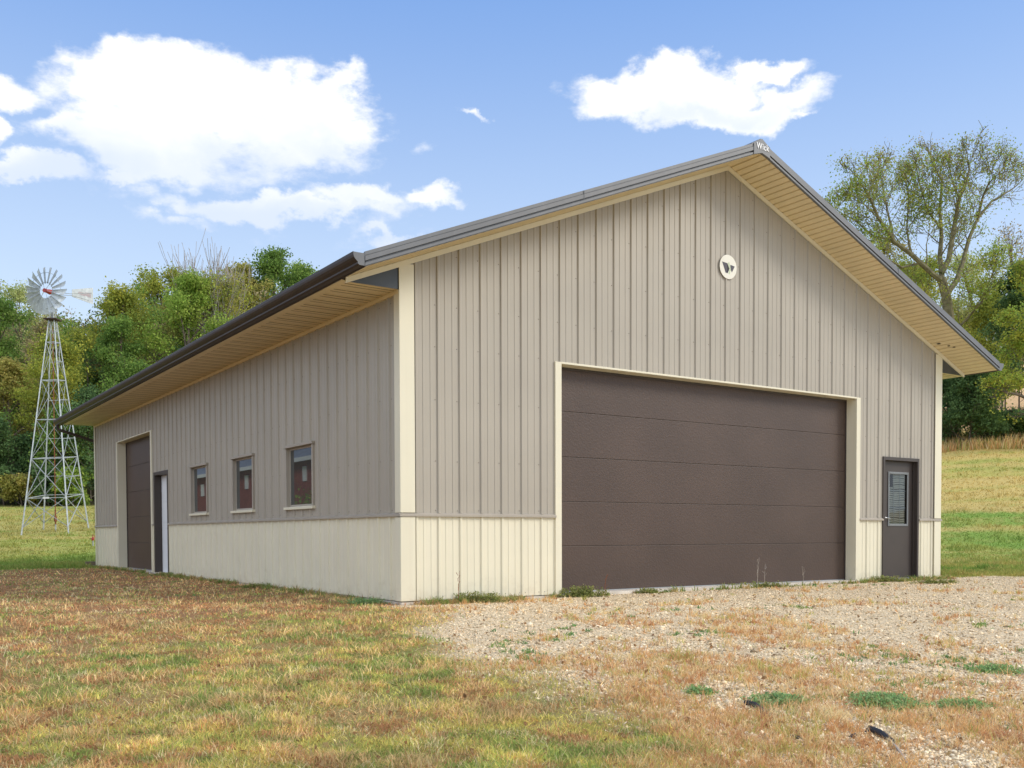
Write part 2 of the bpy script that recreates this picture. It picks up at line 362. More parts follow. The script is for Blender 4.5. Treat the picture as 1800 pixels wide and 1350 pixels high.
def far_lawn(x, y):
    """colour of the mown hillside: green in the hollow, tan and olive streaks up the slope"""
    s = .66*x+.75*y; t = .75*x-.66*y
    st = fbm(x*.35+y*.2, s*2.2, 9, 61, 4)
    st2 = fbm(t*.5, s*3, 6, 67, 4)
    dry = sst(.36, .56, st*.6+st2*.4)*sst(58, 92, s+(st-.5)*26+(fbm(x, y, 16, 83, 4)-.5)*46)
    dry = np.maximum(dry, .55*sst(.5, .66, st2))
    g = np.array([.21,.32,.06]); o = np.array([.36,.38,.09]); d = np.array([.62,.43,.17])
    mixo = sst(.40, .62, fbm(x, y, 11, 71, 4))[..., None]
    c = g*(1-mixo)+o*mixo; c = c*(1-dry[..., None]*.78)+d*dry[..., None]*.78
    c = c*(1-.38*(1-sst(-20, 30, t))[..., None])+(g*.55+o*.45)*.38*(1-sst(-20, 30, t))[..., None]
    right = sst(10, 60, t)*sst(88, 96, s)                 # the upper right slope is drier
    c = c*(1-.35*right[..., None])+np.array([.60,.46,.14])*.35*right[..., None]
    fld = (sst(168, 180, s)*sst(0, 40, t))[..., None]      # cropped tan field beyond the right trees
    c = c*(1-fld)+np.array([.62,.40,.20])*fld
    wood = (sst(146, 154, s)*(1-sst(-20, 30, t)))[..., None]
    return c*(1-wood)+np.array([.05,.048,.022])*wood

# ground sheet: one grid, dense near the camera and barn, stretching to the horizon
def warp(n, c, core, far):
    u = np.linspace(-1, 1, n); k = 5.2
    return c+core*u*1.0+np.sign(u)*(np.exp(k*np.abs(u)**1.6)-1)/(math.exp(k)-1)*far
gx = warp(560, 5, 62, 3200); gy = warp(560, -5, 62, 3200)
X, Y = np.meshgrid(gx, gy, indexing='xy'); Z = terrain(X, Y)
inside = (X > .3) & (X < BW-.3) & (Y > 1.0) & (Y < BL-.3); Z = np.where(inside, -.6, Z)
nx, ny = len(gx), len(gy)
idx = np.arange(nx*ny).reshape(ny, nx)
F = np.stack([idx[:-1,:-1], idx[:-1,1:], idx[1:,1:], idx[1:,:-1]], -1).reshape(-1, 4)
gm = gravel_mask(X, Y)[..., None]; br, gr, fa, n1, n2 = [a[..., None] for a in turf_cols(X, Y)]
turf = np.array([.40,.31,.12])*(1-br)+np.array([.38,.21,.10])*br
turf = turf*(1-gr*.6*(1-br*.7))+np.array([.21,.25,.06])*gr*.6*(1-br*.7)
turf = turf*(1-fa)+far_lawn(X, Y)*fa
soil = np.array([.64,.51,.33])
turf = turf*(1-.25*(1-fa))
C = turf*(1-gm)+soil*gm
gmat = bpy.data.materials.new('ground'); gmat.use_nodes = True; t = gmat.node_tree; b = t.nodes['Principled BSDF']; b.inputs['Roughness'].default_value = 1.0; b.inputs['Specular IOR Level'].default_value = .1
a = t.nodes.new('ShaderNodeAttribute'); a.attribute_name = 'Col'; tcn = t.nodes.new('ShaderNodeTexCoord')
def gn(sc, det, ro=.6):
    n = t.nodes.new('ShaderNodeTexNoise'); n.inputs['Scale'].default_value = sc; n.inputs['Detail'].default_value = det; n.inputs['Roughness'].default_value = ro; t.links.new(tcn.outputs['Object'], n.inputs['Vector']); return n
n_a = gn(9, 8, .7); n_b = gn(1.4, 6, .65); n_c = gn(60, 4, .7)
def gm_(op, p, q):
    n = t.nodes.new('ShaderNodeMath'); n.operation = op
    for i, z in enumerate((p, q)):
        if isinstance(z, float): n.inputs[i].default_value = z
        else: t.links.new(z, n.inputs[i])
    return n.outputs[0]
fac = gm_('ADD', gm_('ADD', gm_('MULTIPLY', n_a.outputs['Fac'], 1.0), gm_('MULTIPLY', n_c.outputs['Fac'], .9)), gm_('MULTIPLY', n_b.outputs['Fac'], .55))
rg = t.nodes.new('ShaderNodeMapRange'); rg.inputs[1].default_value = .85; rg.inputs[2].default_value = 1.6; rg.inputs[3].default_value = .72; rg.inputs[4].default_value = 1.28; t.links.new(fac, rg.inputs[0])
vs = t.nodes.new('ShaderNodeVectorMath'); vs.operation = 'SCALE'; t.links.new(a.outputs['Color'], vs.inputs[0]); t.links.new(rg.outputs[0], vs.inputs['Scale'])
t.links.new(vs.outputs[0], b.inputs['Base Color'])
bp = t.nodes.new('ShaderNodeBump'); bp.inputs['Strength'].default_value = .35; bp.inputs['Distance'].default_value = .015; t.links.new(fac, bp.inputs['Height']); t.links.new(bp.outputs[0], b.inputs['Normal'])
g_o = np_mesh('ground', np.stack([X, Y, Z], -1).reshape(-1, 3), F, gmat, C.reshape(-1, 3), smooth=True); tag(g_o, kind='structure')

# ------------------------------------------------------------------ the barn
SL = .4085
def zs(x): return 20.27-SL*abs(x-PK)          # underside of the rake (soffit plane)
WZ0, WZ1 = 3.29, 3.43                         # ledge between wainscot and siding
EZ = 11.98                                    # eave soffit height
YR, XE = -2.08, -2.5                          # rake and eave overhang lines
barn = empty('pole_barn', (PK, BL/2, 0))
tag(barn, 'large taupe and cream steel pole barn with brown overhead door in its gable end', 'barn')
barn.location = (0, 0, 0)
def P(mb, name, m, label=None, bevel=0, smooth=False, parent=None): return mb.build(name, M[m] if isinstance(m, str) else m, parent or barn, label, bevel, smooth)

def profile(u0, u1, off, rh=.062):
    pts = []
    k = math.floor(u0-off)-1
    while k+off < u1+1:
        c = k+off
        pts += [(c-.08,0),(c-.045,rh),(c+.035,rh),(c+.08,0)]
        for mrib in (1/3, 2/3):
            d = c+mrib; pts += [(d-.05,0),(d-.035,.016),(d+.035,.016),(d+.05,0)]
        k += 1
    us = np.array([p[0] for p in pts]); hs = np.array([p[1] for p in pts])
    return us, hs
def siding(mb, u0, u1, off, zlo, zhi, openings, fn, extra=()):
    us, hs = profile(u0, u1, off, .075 if fn is fleft else .062)
    cuts = [u0, u1]+[e for o in openings for e in o[:2]]+list(extra)
    allu = np.array(sorted(set([round(float(u), 5) for u in us if u0 < u < u1]+[round(c, 5) for c in cuts if u0 <= c <= u1])))
    hh = np.interp(allu, us, hs)
    for i in range(len(allu)-1):
        a, b = allu[i], allu[i+1]; mid = (a+b)/2
        iv = [(zlo, None)]
        for (o0, o1, z0, z1) in openings:
            if o0 < mid < o1:
                new = []
                for (s, e) in iv:
                    top = zhi(mid) if e is None else e
                    if z0 > s: new.append((s, min(z0, top)) if z0 < top else (s, e))
                    if z1 < top: new.append((max(z1, s), e))
                iv = new
        for (s, e) in iv:
            ea = zhi(a) if e is None else e; eb = zhi(b) if e is None else e
            mb.quad(fn(a, hh[i], s), fn(b, hh[i+1], s), fn(b, hh[i+1], eb), fn(a, hh[i], ea))
ffront = lambda u, h, z: (u, -h, z)
fleft = lambda u, h, z: (-h, u, z)
fright = lambda u, h, z: (BW+h, u, z)
fback = lambda u, h, z: (u, BL+h, z)
DX0, DX1, DZ = 7.34, 27.96, 9.88
open_front = [(DX0, DX1, -1, DZ), (30.02, 33.33, -1, 6.83), (15,15,0,0)]
open_left = [(37.2, 47.93, -1, 9.86), (33.1, 36.68, -1, 6.93)]+[(y0+.1, y0+3.4, 3.9, 6.8) for y0 in (8.43, 16.43, 24.4)]
def screws(mb, us, zsel, fn, hf):
    for u in us:
        for z in zsel(u):
            p = [fn(u+a, hf, z+b) for a, b in ((-.017,-.017),(.017,-.017),(.017,.017),(-.017,.017))]
            q = [fn(u+a*.6, hf+.02, z+b*.6) for a, b in ((-.017,-.017),(.017,-.017),(.017,.017),(-.017,.017))]
            mb.quad(*q)
            for i in range(4): mb.quad(p[i], p[(i+1)%4], q[(i+1)%4], q[i])
def inop(u, z, ops): return any(o[0]-.1 < u < o[1]+.1 and o[2]-.1 < z < o[3]+.1 for o in ops)
OF, OS = .6625, .92
specs = [('gable_wall', 0.02, BW-.02, OF, lambda x: zs(x)-.05, open_front, ffront),
         ('side_wall', 0.02, BL-.02, OS, lambda y: EZ-.04, open_left, fleft),
         ('side_wall', 0.02, BL-.02, OS, lambda y: EZ-.04, [], fright),
         ('gable_wall', 0.02, BW-.02, OF, lambda x: zs(x)-.05, [], fback)]
for i, (nm, u0, u1, off, zt, ops, fn) in enumerate(specs):
    ex = (PK,) if nm == 'gable_wall' else ()
    mb = MB(); siding(mb, u0, u1, off, WZ1-.01, zt, ops, fn, ex); w = P(mb, nm, 'siding')
    gaps = sorted([(o[0], o[1]) for o in ops if o[2] < 0]); st = u0
    for (ga, gb) in gaps+[(u1, None)]:
        if ga-st > .25:
            mb = MB(); siding(mb, st, ga, off, 0, lambda u: WZ0+.01, [], fn); P(mb, 'wainscot', 'cream')
        st = gb
    if i < 2:
        mb = MB(); us = [off+k-.15 for k in range(0, int(u1)+1) if u0+.6 < off+k-.15 < u1-.6]
        rows = [3.55, 5.5, 7.9, 9.97, 11.6, 13.6, 15.6, 17.6, 19.0]
        screws(mb, us, lambda u: [z+.02*math.sin(u*7) for z in rows if z < zt(u)-.3 and not inop(u, z, ops)], fn, 0.0)
        mb.build('screw_heads', M['screw'], w)['kind'] = 'stuff'
        mb = MB(); screws(mb, us, lambda u: [z for z in (.14,) if not inop(u, z, ops)], fn, 0.0); screws(mb, [u+.3 for u in us[::1]], lambda u: [z for z in (.14,) if not inop(u, z, ops)], fn, 0.0)
        mb.build('screw_heads', M['greywood'], w)['kind'] = 'stuff'
# corner trims
for (cx, cy, sx, sy) in ((0,0,-1,-1),(BW,0,1,-1),(0,BL,-1,1),(BW,BL,1,1)):
    zt = EZ-.02 if False else None
    for (z0, z1) in ((0, WZ0-.005), (WZ1+.005, 12.0)):
        mb = MB(); o = .088
        xa, xb = sorted((cx+sx*o, cx-sx*.56)); ya, yb = sorted((cy+sy*o, cy+sy*(o-.03)))
        top = z1 if z1 < 5 else (12.98)
        mb.box(xa, xb, ya, yb, z0, top)
        xa, xb = sorted((cx+sx*(o+.001), cx+sx*(o-.03))); ya, yb = sorted((cy+sy*(o-.031), cy-sy*.38))
        mb.box(xa, xb, ya, yb, z0, z1-.03)
        P(mb, 'corner_trim', 'cream', bevel=.012)
# wainscot ledge
def ledge_prof(o): return [(0, WZ0), (o, WZ0), (o, WZ0+.075), (o-.02, WZ0+.09), (.03, WZ1+.0), (0, WZ1)]
for a, b in ((-.13, 7.36), (27.94, 30.0), (33.36, BW+.13)): P(MB().sweep([(p, q) for p, q in ledge_prof(.13)], a, b, lambda p, q, t: (t, -p, q)), 'ledge_trim', 'trim')
for a, b in ((-.128, 33.05), (36.72, 37.2), (47.95, BL+.13)): P(MB().sweep([(p, q) for p, q in ledge_prof(.127)], a, b, lambda p, q, t: (-p, t, q)), 'ledge_trim', 'trim')
mb = MB(); mb.sweep(ledge_prof(.13), -.1, BL+.13, lambda p, q, t: (BW+p, t, q)); P(mb, 'ledge_trim', 'trim')
mb = MB(); mb.sweep(ledge_prof(.13), -.1, BW+.1, lambda p, q, t: (t, BL+p, q)); P(mb, 'ledge_trim', 'trim')
# foundation (treated skirt board + concrete)
mb = MB(); mb.box(-.04, 37.2*0+.2, -.04, BL+.04, -1.2, -.035); mb.box(.2, BW+.04, -.04, .25, -1.2, -.035); mb.box(BW-.2, BW+.04, .25, BL, -1.2, -.035); mb.box(.2, BW-.2, BL-.2, BL+.04, -1.2, -.035)
P(mb, 'foundation', 'concrete')
mb = MB(); mb.box(.2, BW-.2, .7, BL-.2, -.3, .03); P(mb, 'floor_slab', 'concrete')

# roof ------------------------------------------------------------
YB = BL+2.08
def slopebox(mb, x0, x1, y0, y1, a0, a1):
    """box following the roof slope between x0,x1, from zs+a0 to zs+a1"""
    n = len(mb.v)
    mb.v += [(x, y, zs(x)+a) for a in (a0, a1) for (x, y) in ((x0,y0),(x1,y0),(x1,y1),(x0,y1))]
    mb.f += [(n+3,n+2,n+1,n),(n+4,n+5,n+6,n+7),(n,n+1,n+5,n+4),(n+1,n+2,n+6,n+5),(n+2,n+3,n+7,n+6),(n+3,n,n+4,n+7)]
XL, XR = XE, BW-XE
mb = MB()
for x0, x1 in ((XL-.06, PK), (PK, XR+.06)):
    slopebox(mb, x0, x1, YR+.03, YB-.03, .40, .46)
    k = math.ceil(YR)                                # standing ribs every foot
    yy = YR+.4
    while yy < YB-.3:
        n = len(mb.v); xs_ = (x0, x1)
        slopebox(mb, x0, x1, yy-.05, yy+.05, .462, .52); yy += 1.0
roof = P(mb, 'roof', 'roof')
mb = MB()
mb.sweep([(PK-.62, zs(PK-.62)+.53), (PK-.1, 20.27+.58), (PK, 20.27+.62), (PK+.1, 20.27+.58), (PK+.62, zs(PK+.62)+.53), (PK+.60, zs(PK+.60)+.50), (PK, 20.27+.54), (PK-.60, zs(PK-.60)+.50)], YR-.035, YB+.04, lambda p, q, t: (p, t, q))
mb.build('ridge_cap', M['roof'], roof)
# rake fascia: moulded profile made of stepped bands
for (yo, sgn) in ((YR, -1), (YB, 1)):
    for (x0, x1) in ((XL, PK-.52), (PK+.52, XR)):
        mb = MB()
        for (a0, a1, d) in ((.37,.505,.075),(.352,.369,.05),(.185,.351,.095),(.105,.184,.0),(.012,.104,.085),(-.012,.011,.05)):
            ya, yb = sorted((yo+sgn*d, yo-sgn*.02-sgn*.0)); slopebox(mb, x0, x1, ya, yb, a0, a1)
        fa_o = P(mb, 'rake_fascia', 'fascia')
        if sgn < 0:
            mb = MB(); xj = (x0+x1)/2+(-.1 if x0 < PK else .1)
            slopebox(mb, xj-.012, xj+.012, yo-.105, yo-.094, .145, .5); mb.build('fascia_joint', M['tri'], fa_o)
    # peak plate
    mb = MB(); ya, yb = sorted((yo+sgn*.12, yo-sgn*.02))
    poly = [(PK-.54, zs(PK-.54)-.012), (PK-.50, zs(PK-.5)+.0), (PK, 20.21), (PK+.50, zs(PK+.5)), (PK+.54, zs(PK+.54)-.012), (PK+.54, zs(PK+.54)+.505), (PK+.3, zs(PK+.3)+.53), (PK, 20.27+.58), (PK-.3, zs(PK-.3)+.53), (PK-.54, zs(PK-.54)+.505)]
    mb.sweep(poly, ya, yb, lambda p, q, t: (p, t, q)); plate = P(mb, 'peak_plate', 'fascia')
    if sgn < 0:
        n = None
        mb = MB(); mb.sweep([(PK-.54, 20.27-.27+.0), (PK+.54, 20.0), (PK+.54, 20.04), (PK-.54, 20.04)], ya-.004, yb, lambda p, q, t: (p, t, q+abs(0)))
def text_mesh(txt, size, name, m, parent, loc, rot, extrude=.004, shear=0.0, bold=.0, xs=1.0):
    cu = bpy.data.curves.new(name, 'FONT'); cu.body = txt; cu.size = size*FT; cu.extrude = extrude; cu.space_character = 1.12; cu.align_x = 'CENTER'; cu.align_y = 'CENTER'; cu.shear = shear; cu.offset = bold
    tmp = bpy.data.objects.new('tmp', cu); COL.objects.link(tmp)
    dg = bpy.context.evaluated_depsgraph_get(); me = bpy.data.meshes.new_from_object(tmp.evaluated_get(dg)); bpy.data.objects.remove(tmp)
    me.name = name; me.materials.clear(); me.materials.append(m)
    o = bpy.data.objects.new(name, me); COL.objects.link(o); o.parent = parent
    o.location = [c*FT for c in loc]; o.rotation_euler = rot; o.scale = (xs, 1, 1)
    return o
mbt = [c for c in barn.children if c.name.startswith('peak_plate')][0]
text_mesh("Wick", .40, 'lettering', M['whitetext'], mbt, (PK+.02, YR-.135, 20.47), (R(90), 0, 0), .002, bold=.0022, xs=.86)

# soffits with grooved panels
def groove_prof(a, b, step=.335):
    pts = [(a, 0)]; u = a+.15
    while u < b-.1:
        pts += [(u-.04, 0), (u-.03, .09), (u+.03, .09), (u+.04, 0)]; u += step
    return pts+[(b, 0)]
for (ya, yb) in ((YR+.02, .02), (BL-.02, YB-.02)):
    for (x0, x1) in ((XL+.02, PK), (PK, XR-.02)):
        mb = MB(); pr = groove_prof(x0, x1)
        for i in range(len(pr)-1):
            (a, ha), (b, hb) = pr[i], pr[i+1]
            mb.quad((a, ya, zs(a)+.01+ha), (b, ya, zs(b)+.01+hb), (b, yb, zs(b)+.01+hb), (a, yb, zs(a)+.01+ha))
        sf = P(mb, 'rake_soffit', 'soffit')
        if ya < 0 and x0 > 1:
            mb = MB()
            for (bx, by, w) in ((34.4, -.55, .08), (34.75, -.95, .055), (34.95, -1.15, .055)):
                mb.box(bx-w, bx+w, by-w, by+w, zs(bx)-.03, zs(bx)+.0)
            mb.build('mud_spots', M['seal'], sf, 'dark dried mud spots under the soffit')['kind'] = 'stuff'
for (x0, x1) in ((XL+.3, -.0), (BW, XR-.3)):
    mb = MB(); pr = groove_prof(.0, BL, .5)
    for i in range(len(pr)-1):
        (a, ha), (b, hb) = pr[i], pr[i+1]
        mb.quad((x0, a, EZ+ha), (x0, b, EZ+hb), (x1, b, EZ+hb), (x1, a, EZ+ha))
    so_ = P(mb, 'eave_soffit', 'soffit'); mb = MB(); u = .32
    while u < BL-.2:
        for q, w_ in ((0, .026), (.33, .013)): mb.box(min(x0,x1)+.05, max(x0,x1)-.05, u+q-w_, u+q+w_, EZ-.006, EZ-.001)
        u += 1.0
    mb.build('vent_shade_strips', M['vent'], so_)['kind'] = 'stuff'  # flat strips, shade of the vent slots put into their dark colour
# eave fascia boards closing to the soffit
for sx, xo in ((-1, XL), (1, XR)):
    mb = MB(); xa, xb = sorted((xo+sx*.01, xo-sx*.05)); mb.box(xa, xb, YR, YB, 12.0, 12.44)
    xa, xb = sorted((xo, xo-sx*.34)); mb.box(xa, xb, YR+.02, YB-.02, 11.965, 11.995) if False else None
    P(mb, 'eave_fascia', 'gutter')
    mb = MB(); xa, xb = sorted((xo-sx*.051, xo-sx*.33)); mb.box(xa, xb, -.02, BL+.02, EZ-.005, EZ+.03); P(mb, 'eave_soffit_edge', 'soffit')
    # return triangle between the two soffits
    for (y0, y1) in ((-.03, .0), (BL, BL+.03)):
        mb = MB(); xi = 0 if sx < 0 else BW; xt = -2.15 if sx < 0 else BW+2.15
        mb.sweep([(xt, EZ-.01), (xi-sx*-.0, EZ-.01), (xi, zs(xi)-.01), (xt, zs(xt)+.0)], y0, y1, lambda p, q, t: (p, t, q))
        P(mb, 'soffit_return', 'tri')
# rake trim under the gable soffit and eave trim along the side
for (y0, y1) in ((-.115, -.035), (BL+.035, BL+.115)):
    for (x0, x1) in ((-2.3, PK), (PK, BW+2.3)):
        mb = MB(); slopebox(mb, x0, x1, y0, y1, -.21, .0); P(mb, 'rake_trim', 'cream')
mb = MB(); mb.box(-.10, -.0, .0, BL, EZ-.16, EZ-.008); P(mb, 'eave_trim', 'soffit')
mb = MB(); mb.box(BW, BW+.10, .0, BL, EZ-.16, EZ-.008); P(mb, 'eave_trim', 'soffit')
# gutters (K profile), end caps and down spouts
def gut(sx, xo):
    pr = [(.012,12.45),(.012,12.02),(.20,12.02),(.27,12.06),(.27,12.12),(.30,12.15),(.36,12.2),(.42,12.28),(.44,12.36),(.44,12.45),(.40,12.45),(.40,12.41),(.05,12.41)]
    g = MB().sweep([(xo+sx*p, q) for p, q in pr], YR-.06, YB+.02, lambda p, q, t: (p, t, q)); g = P(g, 'gutter', 'gutter')
    c = MB().sweep([(xo+sx*p, q) for p, q in pr[:10]], YR-.075, YR-.062, lambda p, q, t: (p, t, q)); c.build('end_cap', M['fascia'], g)
    hp = MB(); hp.sweep([(xo+sx*.43, 12.452), (xo+sx*.445, 12.452), (xo+sx*.445, 12.465), (xo+sx*.43, 12.465)], YR-.06, YB, lambda p, q, t: (p, t, q)); hp.build('gutter_lip', M['fascia'], g)
gut(-1, XL); gut(1, XR)
for sx, xo, xw in ((-1, XL, 0), (1, XR, BW)):
    xg = xo+sx*.2; mb = MB().tube([(xg,57.6,12.05),(xg,57.6,11.75),(xg-sx*.15,57.5,11.6),(xw+sx*.0+.0,56.9,10.75),(xw-sx*.25,56.55,10.5),(xw-sx*.3,56.45,10.2),(xw-sx*.3,56.45,.5),(xw-sx*.3,57.2,.25)], .16, 4, flat=.75)
    P(mb, 'downspout', 'gutter')

# big overhead door in the gable ----------------------------------
DD = .62
def ohd(axis, u0, u1, ztop, z_open):
    """overhead door set back in its jambs; axis 'x' = gable, 'y' = left side"""
    if axis == 'x': B = lambda mb, ua, ub, d0, d1, z0, z1: mb.box(ua, ub, d0, d1, z0, z1)
    else: B = lambda mb, ua, ub, d0, d1, z0, z1: mb.box(d0, d1, ua, ub, z0, z1)
    d = MB(); B(d, u0-.02, u1+.02, DD+.06, DD+.12, .05, z_open+.05)
    door = P(d, 'overhead_door', 'seam' if False else 'brownframe', bevel=0)
    zz = [.07, 2.06, 4.02, 5.97, 7.95, z_open+.06]
    for i in range(5):
        s = MB(); B(s, u0+.015, u1-.015, DD, DD+.055, zz[i]+.008, zz[i+1]-.008); s.build('door_section', M['brown'], door, None, .012)
    s = MB(); B(s, u0+.015, u1-.015, DD+.012, DD+.05, .02, .075); s.build('bottom_seal', M['seam'], door)
    s = MB(); B(s, u0, u0+.07 if axis=='y' else u0+.05, DD-.05, DD-.003, .03, z_open); B(s, u1-.07, u1, DD-.05, DD-.003, .03, z_open); B(s, u0+.07, u1-.07, DD-.05, DD-.003, z_open-.10, z_open); s.build('weather_strip', M['brownframe'], door)
    f = MB(); w = u0-(DX0 if axis=='x' else 37.17)
    B(f, u0-.33, u0, -.085, DD+.2, -.02, ztop); B(f, u1, u1+.33, -.085, DD+.2, -.02, ztop); B(f, u0+.001, u1-.001, -.075, DD+.2, z_open, z_open+.085)
    fr = P(f, 'door_jamb', 'cream', bevel=.01)
    c = MB(); B(c, u0-.05, u1+.05, -.22, DD+.3, -.25, .035); P(c, 'door_sill', 'concrete', bevel=.02)
    return door
ohd('x', 7.67, 27.63, 9.93, 9.86)
ohd('y', 37.5, 47.62, 9.93, 9.86)

# gable entry door -------------------------------------------------
f = MB(); f.box(30.0, 30.16, -.09, .34, -.02, 6.85); f.box(33.19, 33.35, -.09, .34, -.02, 6.85); f.box(30.161, 33.189, -.085, .34, 6.66, 6.85)
f.box(30.16, 30.22, .12, .2, .03, 6.6); f.box(33.13, 33.19, .12, .2, .03, 6.6); P(f, 'entry_door_frame', 'brownframe', bevel=.01)
f = MB(); f.box(30.16, 33.19, -.12, .4, -.06, .045); P(f, 'entry_door_threshold', 'seam')
d = MB(); GX0, GX1, GZ0, GZ1 = 30.93, 32.62, 3.08, 5.95
for bx in ((30.18,GX0,.05,6.65),(GX1,33.17,.05,6.65),(GX0,GX1,.05,GZ0),(GX0,GX1,GZ1,6.65)): d.box(bx[0], bx[1], .22, .36, bx[2], bx[3])
ed = P(d, 'entry_door', 'brownframe')
gf = MB()
for bx in ((GX0-.1,GX0+.02,GZ0-.1,GZ1+.1),(GX1-.02,GX1+.1,GZ0-.1,GZ1+.1),(GX0+.021,GX1-.021,GZ0-.1,GZ0+.03),(GX0+.021,GX1-.021,GZ1-.03,GZ1+.1)): gf.box(bx[0], bx[1], .175, .2185, bx[2], bx[3])
gf.build('glazing_frame', M['muntin'] if False else mat('grey brown glazing frame', (.17,.18,.18), .4), ed, None, .02)
MB().quad((GX0, .262, GZ0), (GX1, .262, GZ0), (GX1, .262, GZ1), (GX0, .262, GZ1)).build('pane', M['clear'], ed)
mt = MB()
for k in (1, 2):
    x = GX0+(GX1-GX0)*k/3; mt.box(x-.015, x+.015, .285, .295, GZ0, GZ1)
    z = GZ0+(GZ1-GZ0)*k/3; mt.box(GX0, GX1, .296, .306, z-.018, z+.018)
mt.build('muntins', M['muntin'], ed)
bl = MB(); z = GZ0+.02; rr = random.Random(4)
while z < GZ1:
    tilt = rr.uniform(-.012, .012); hh_ = .10+rr.uniform(-.01, .01)
    for k in range(8):
        xa = GX0+(GX1-GX0)*k/8; xb = GX0+(GX1-GX0)*(k+1)/8
        wv = lambda x: .02*math.sin(x*5+z*2)+tilt*(x-GX0)
        bl.quad((xa, .345, z+wv(xa)), (xb, .345, z+wv(xb)), (xb, .37, z+hh_+wv(xb)), (xa, .37, z+hh_+wv(xa)))
    z += .125
bl.build('blind', M['blind'], ed)
MB().box(GX0, GX1, .40, .45, GZ0, GZ1).build('dark_interior', M['seal'], ed)
MB().box(GX0+.05, GX0+.5, .31, .335, GZ1-.75, GZ1-.05).build('sticker', M['seal'], ed, 'dark square notice inside the glass')
hd = MB(); hd.tube([(30.42,.22,3.45),(30.42,.17,3.45)], .11, 14); MB().tube([(30.42,.17,3.45),(30.42,.06,3.45),(30.50,.05,3.45),(30.86,.06,3.40)], .035, 8).build('lever', M['steel'], ed)
MB().tube([(30.42,.22,3.85),(30.42,.18,3.85)], .075, 12).build('deadbolt', M['steel'], ed)
hd.build('handle_rosette', M['steel'], ed)

# side entry: dark frame, white door set back ----------------------
f = MB(); f.box(-.085, .5, 33.07, 33.27, -.02, 6.95); f.box(-.085, .5, 36.42, 36.7, -.02, 6.95); f.box(-.08, .5, 33.271, 36.419, 6.72, 6.95); P(f, 'entry_door_frame', 'brownframe', bevel=.01)
d = MB().box(.40, .5, 33.27, 36.42, .05, 6.72); d = P(d, 'entry_door', 'white', 'white entry door in the long side wall')
pn = MB()
for z0, z1 in ((.5,1.9),(2.1,3.2),(3.5,4.7),(4.9,6.3)):
    for y0, y1 in ((33.6,34.7),(35.0,36.1)): pn.box(.385, .399, y0, y1, z0, z1)
pn.build('door_panel', M['white'], d, None, .01)
MB().tube([(.4,33.6,3.3),(.25,33.6,3.3)], [.04,.09], 10).build('handle', M['steel'], d)
MB().box(-.15, .55, 33.1, 36.6, -.2, .04).build('door_sill', M['concrete'], barn, None, .02)

# side windows -----------------------------------------------------
for y0 in (8.43, 16.43, 24.4):
    y1 = y0+3.48; z0, z1 = 3.8, 6.87
    f = MB(); f.box(-.10, .26, y0+.04, y0+.18, z0+.12, z1-.12); f.box(-.10, .26, y1-.18, y1-.04, z0+.12, z1-.12)
    f.box(-.04, .26, y0+.18, y1-.18, z0+.05, z0+.13); f.box(-.04, .26, y0+.18, y1-.18, z1-.13, z1-.05)
    w = P(f, 'window', 'trim', bevel=.008)
    fr = MB(); a, b2, c, e = y0+.181, y1-.181, z0+.131, z1-.131
    fr.box(.07, .22, a, a+.09, c, e); fr.box(.07, .22, b2-.09, b2, c, e); fr.box(.07, .22, a+.09, b2-.09, c, c+.1); fr.box(.07, .22, a+.09, b2-.09, e-.09, e)
    fr.build('frame', M['trim'], w, None, .01)
    MB().box(.105, .12, a+.09, b2-.09, c+.1, e-.09).build('pane', M['glass'], w)
    MB().box(-.17, .1, y0-.02, y1+.02, z1-.12, z1+.01).build('head_trim', M['trim'], w, None, .01)
    s = MB(); s.sweep([(-.18, z0-.01), (.155, z0-.01), (.155, z0+.155), (-.18, z0+.115)], y0-.02, y1+.02, lambda p, q, t: (p, t, q)); s.build('sill', M['cream'], w, None, .01)

# emblem on the gable ---------------------------------------------
em = MB(); k = 48; zc, xc, rr_ = 15.45, 17.73, .58
em.sweep([(xc+rr_*math.cos(2*math.pi*i/k), zc+rr_*math.sin(2*math.pi*i/k)) for i in range(k)], -.075, -.088, lambda p, q, t: (p, t, q))
em = P(em, 'emblem', mat('off white emblem plate', (.74,.71,.60), .5), 'round cream emblem plate high on the gable', bevel=.01)
def epoly(pts, y): return MB().sweep([(xc+(a-475)/250*rr_, zc-(b-685)/370*rr_) for a, b in pts][::-1], y+.012, -.0885, lambda p, q, t: (p, t, q))
for pts, m, y in (([(295,560),(442,578),(440,880),(395,870)], 'logo', -.108), ([(441,578),(505,740),(455,880),(441,880)], 'logo_black', -.110), ([(458,575),(500,528),(548,735),(510,742)], 'logo_green', -.106), ([(535,608),(662,635),(582,830),(545,745)], 'logo', -.108), ([(505,760),(548,752),(520,905),(480,890)], 'logo_green', -.104)):
    epoly(pts, y).build('emblem_mark', M[m], em)
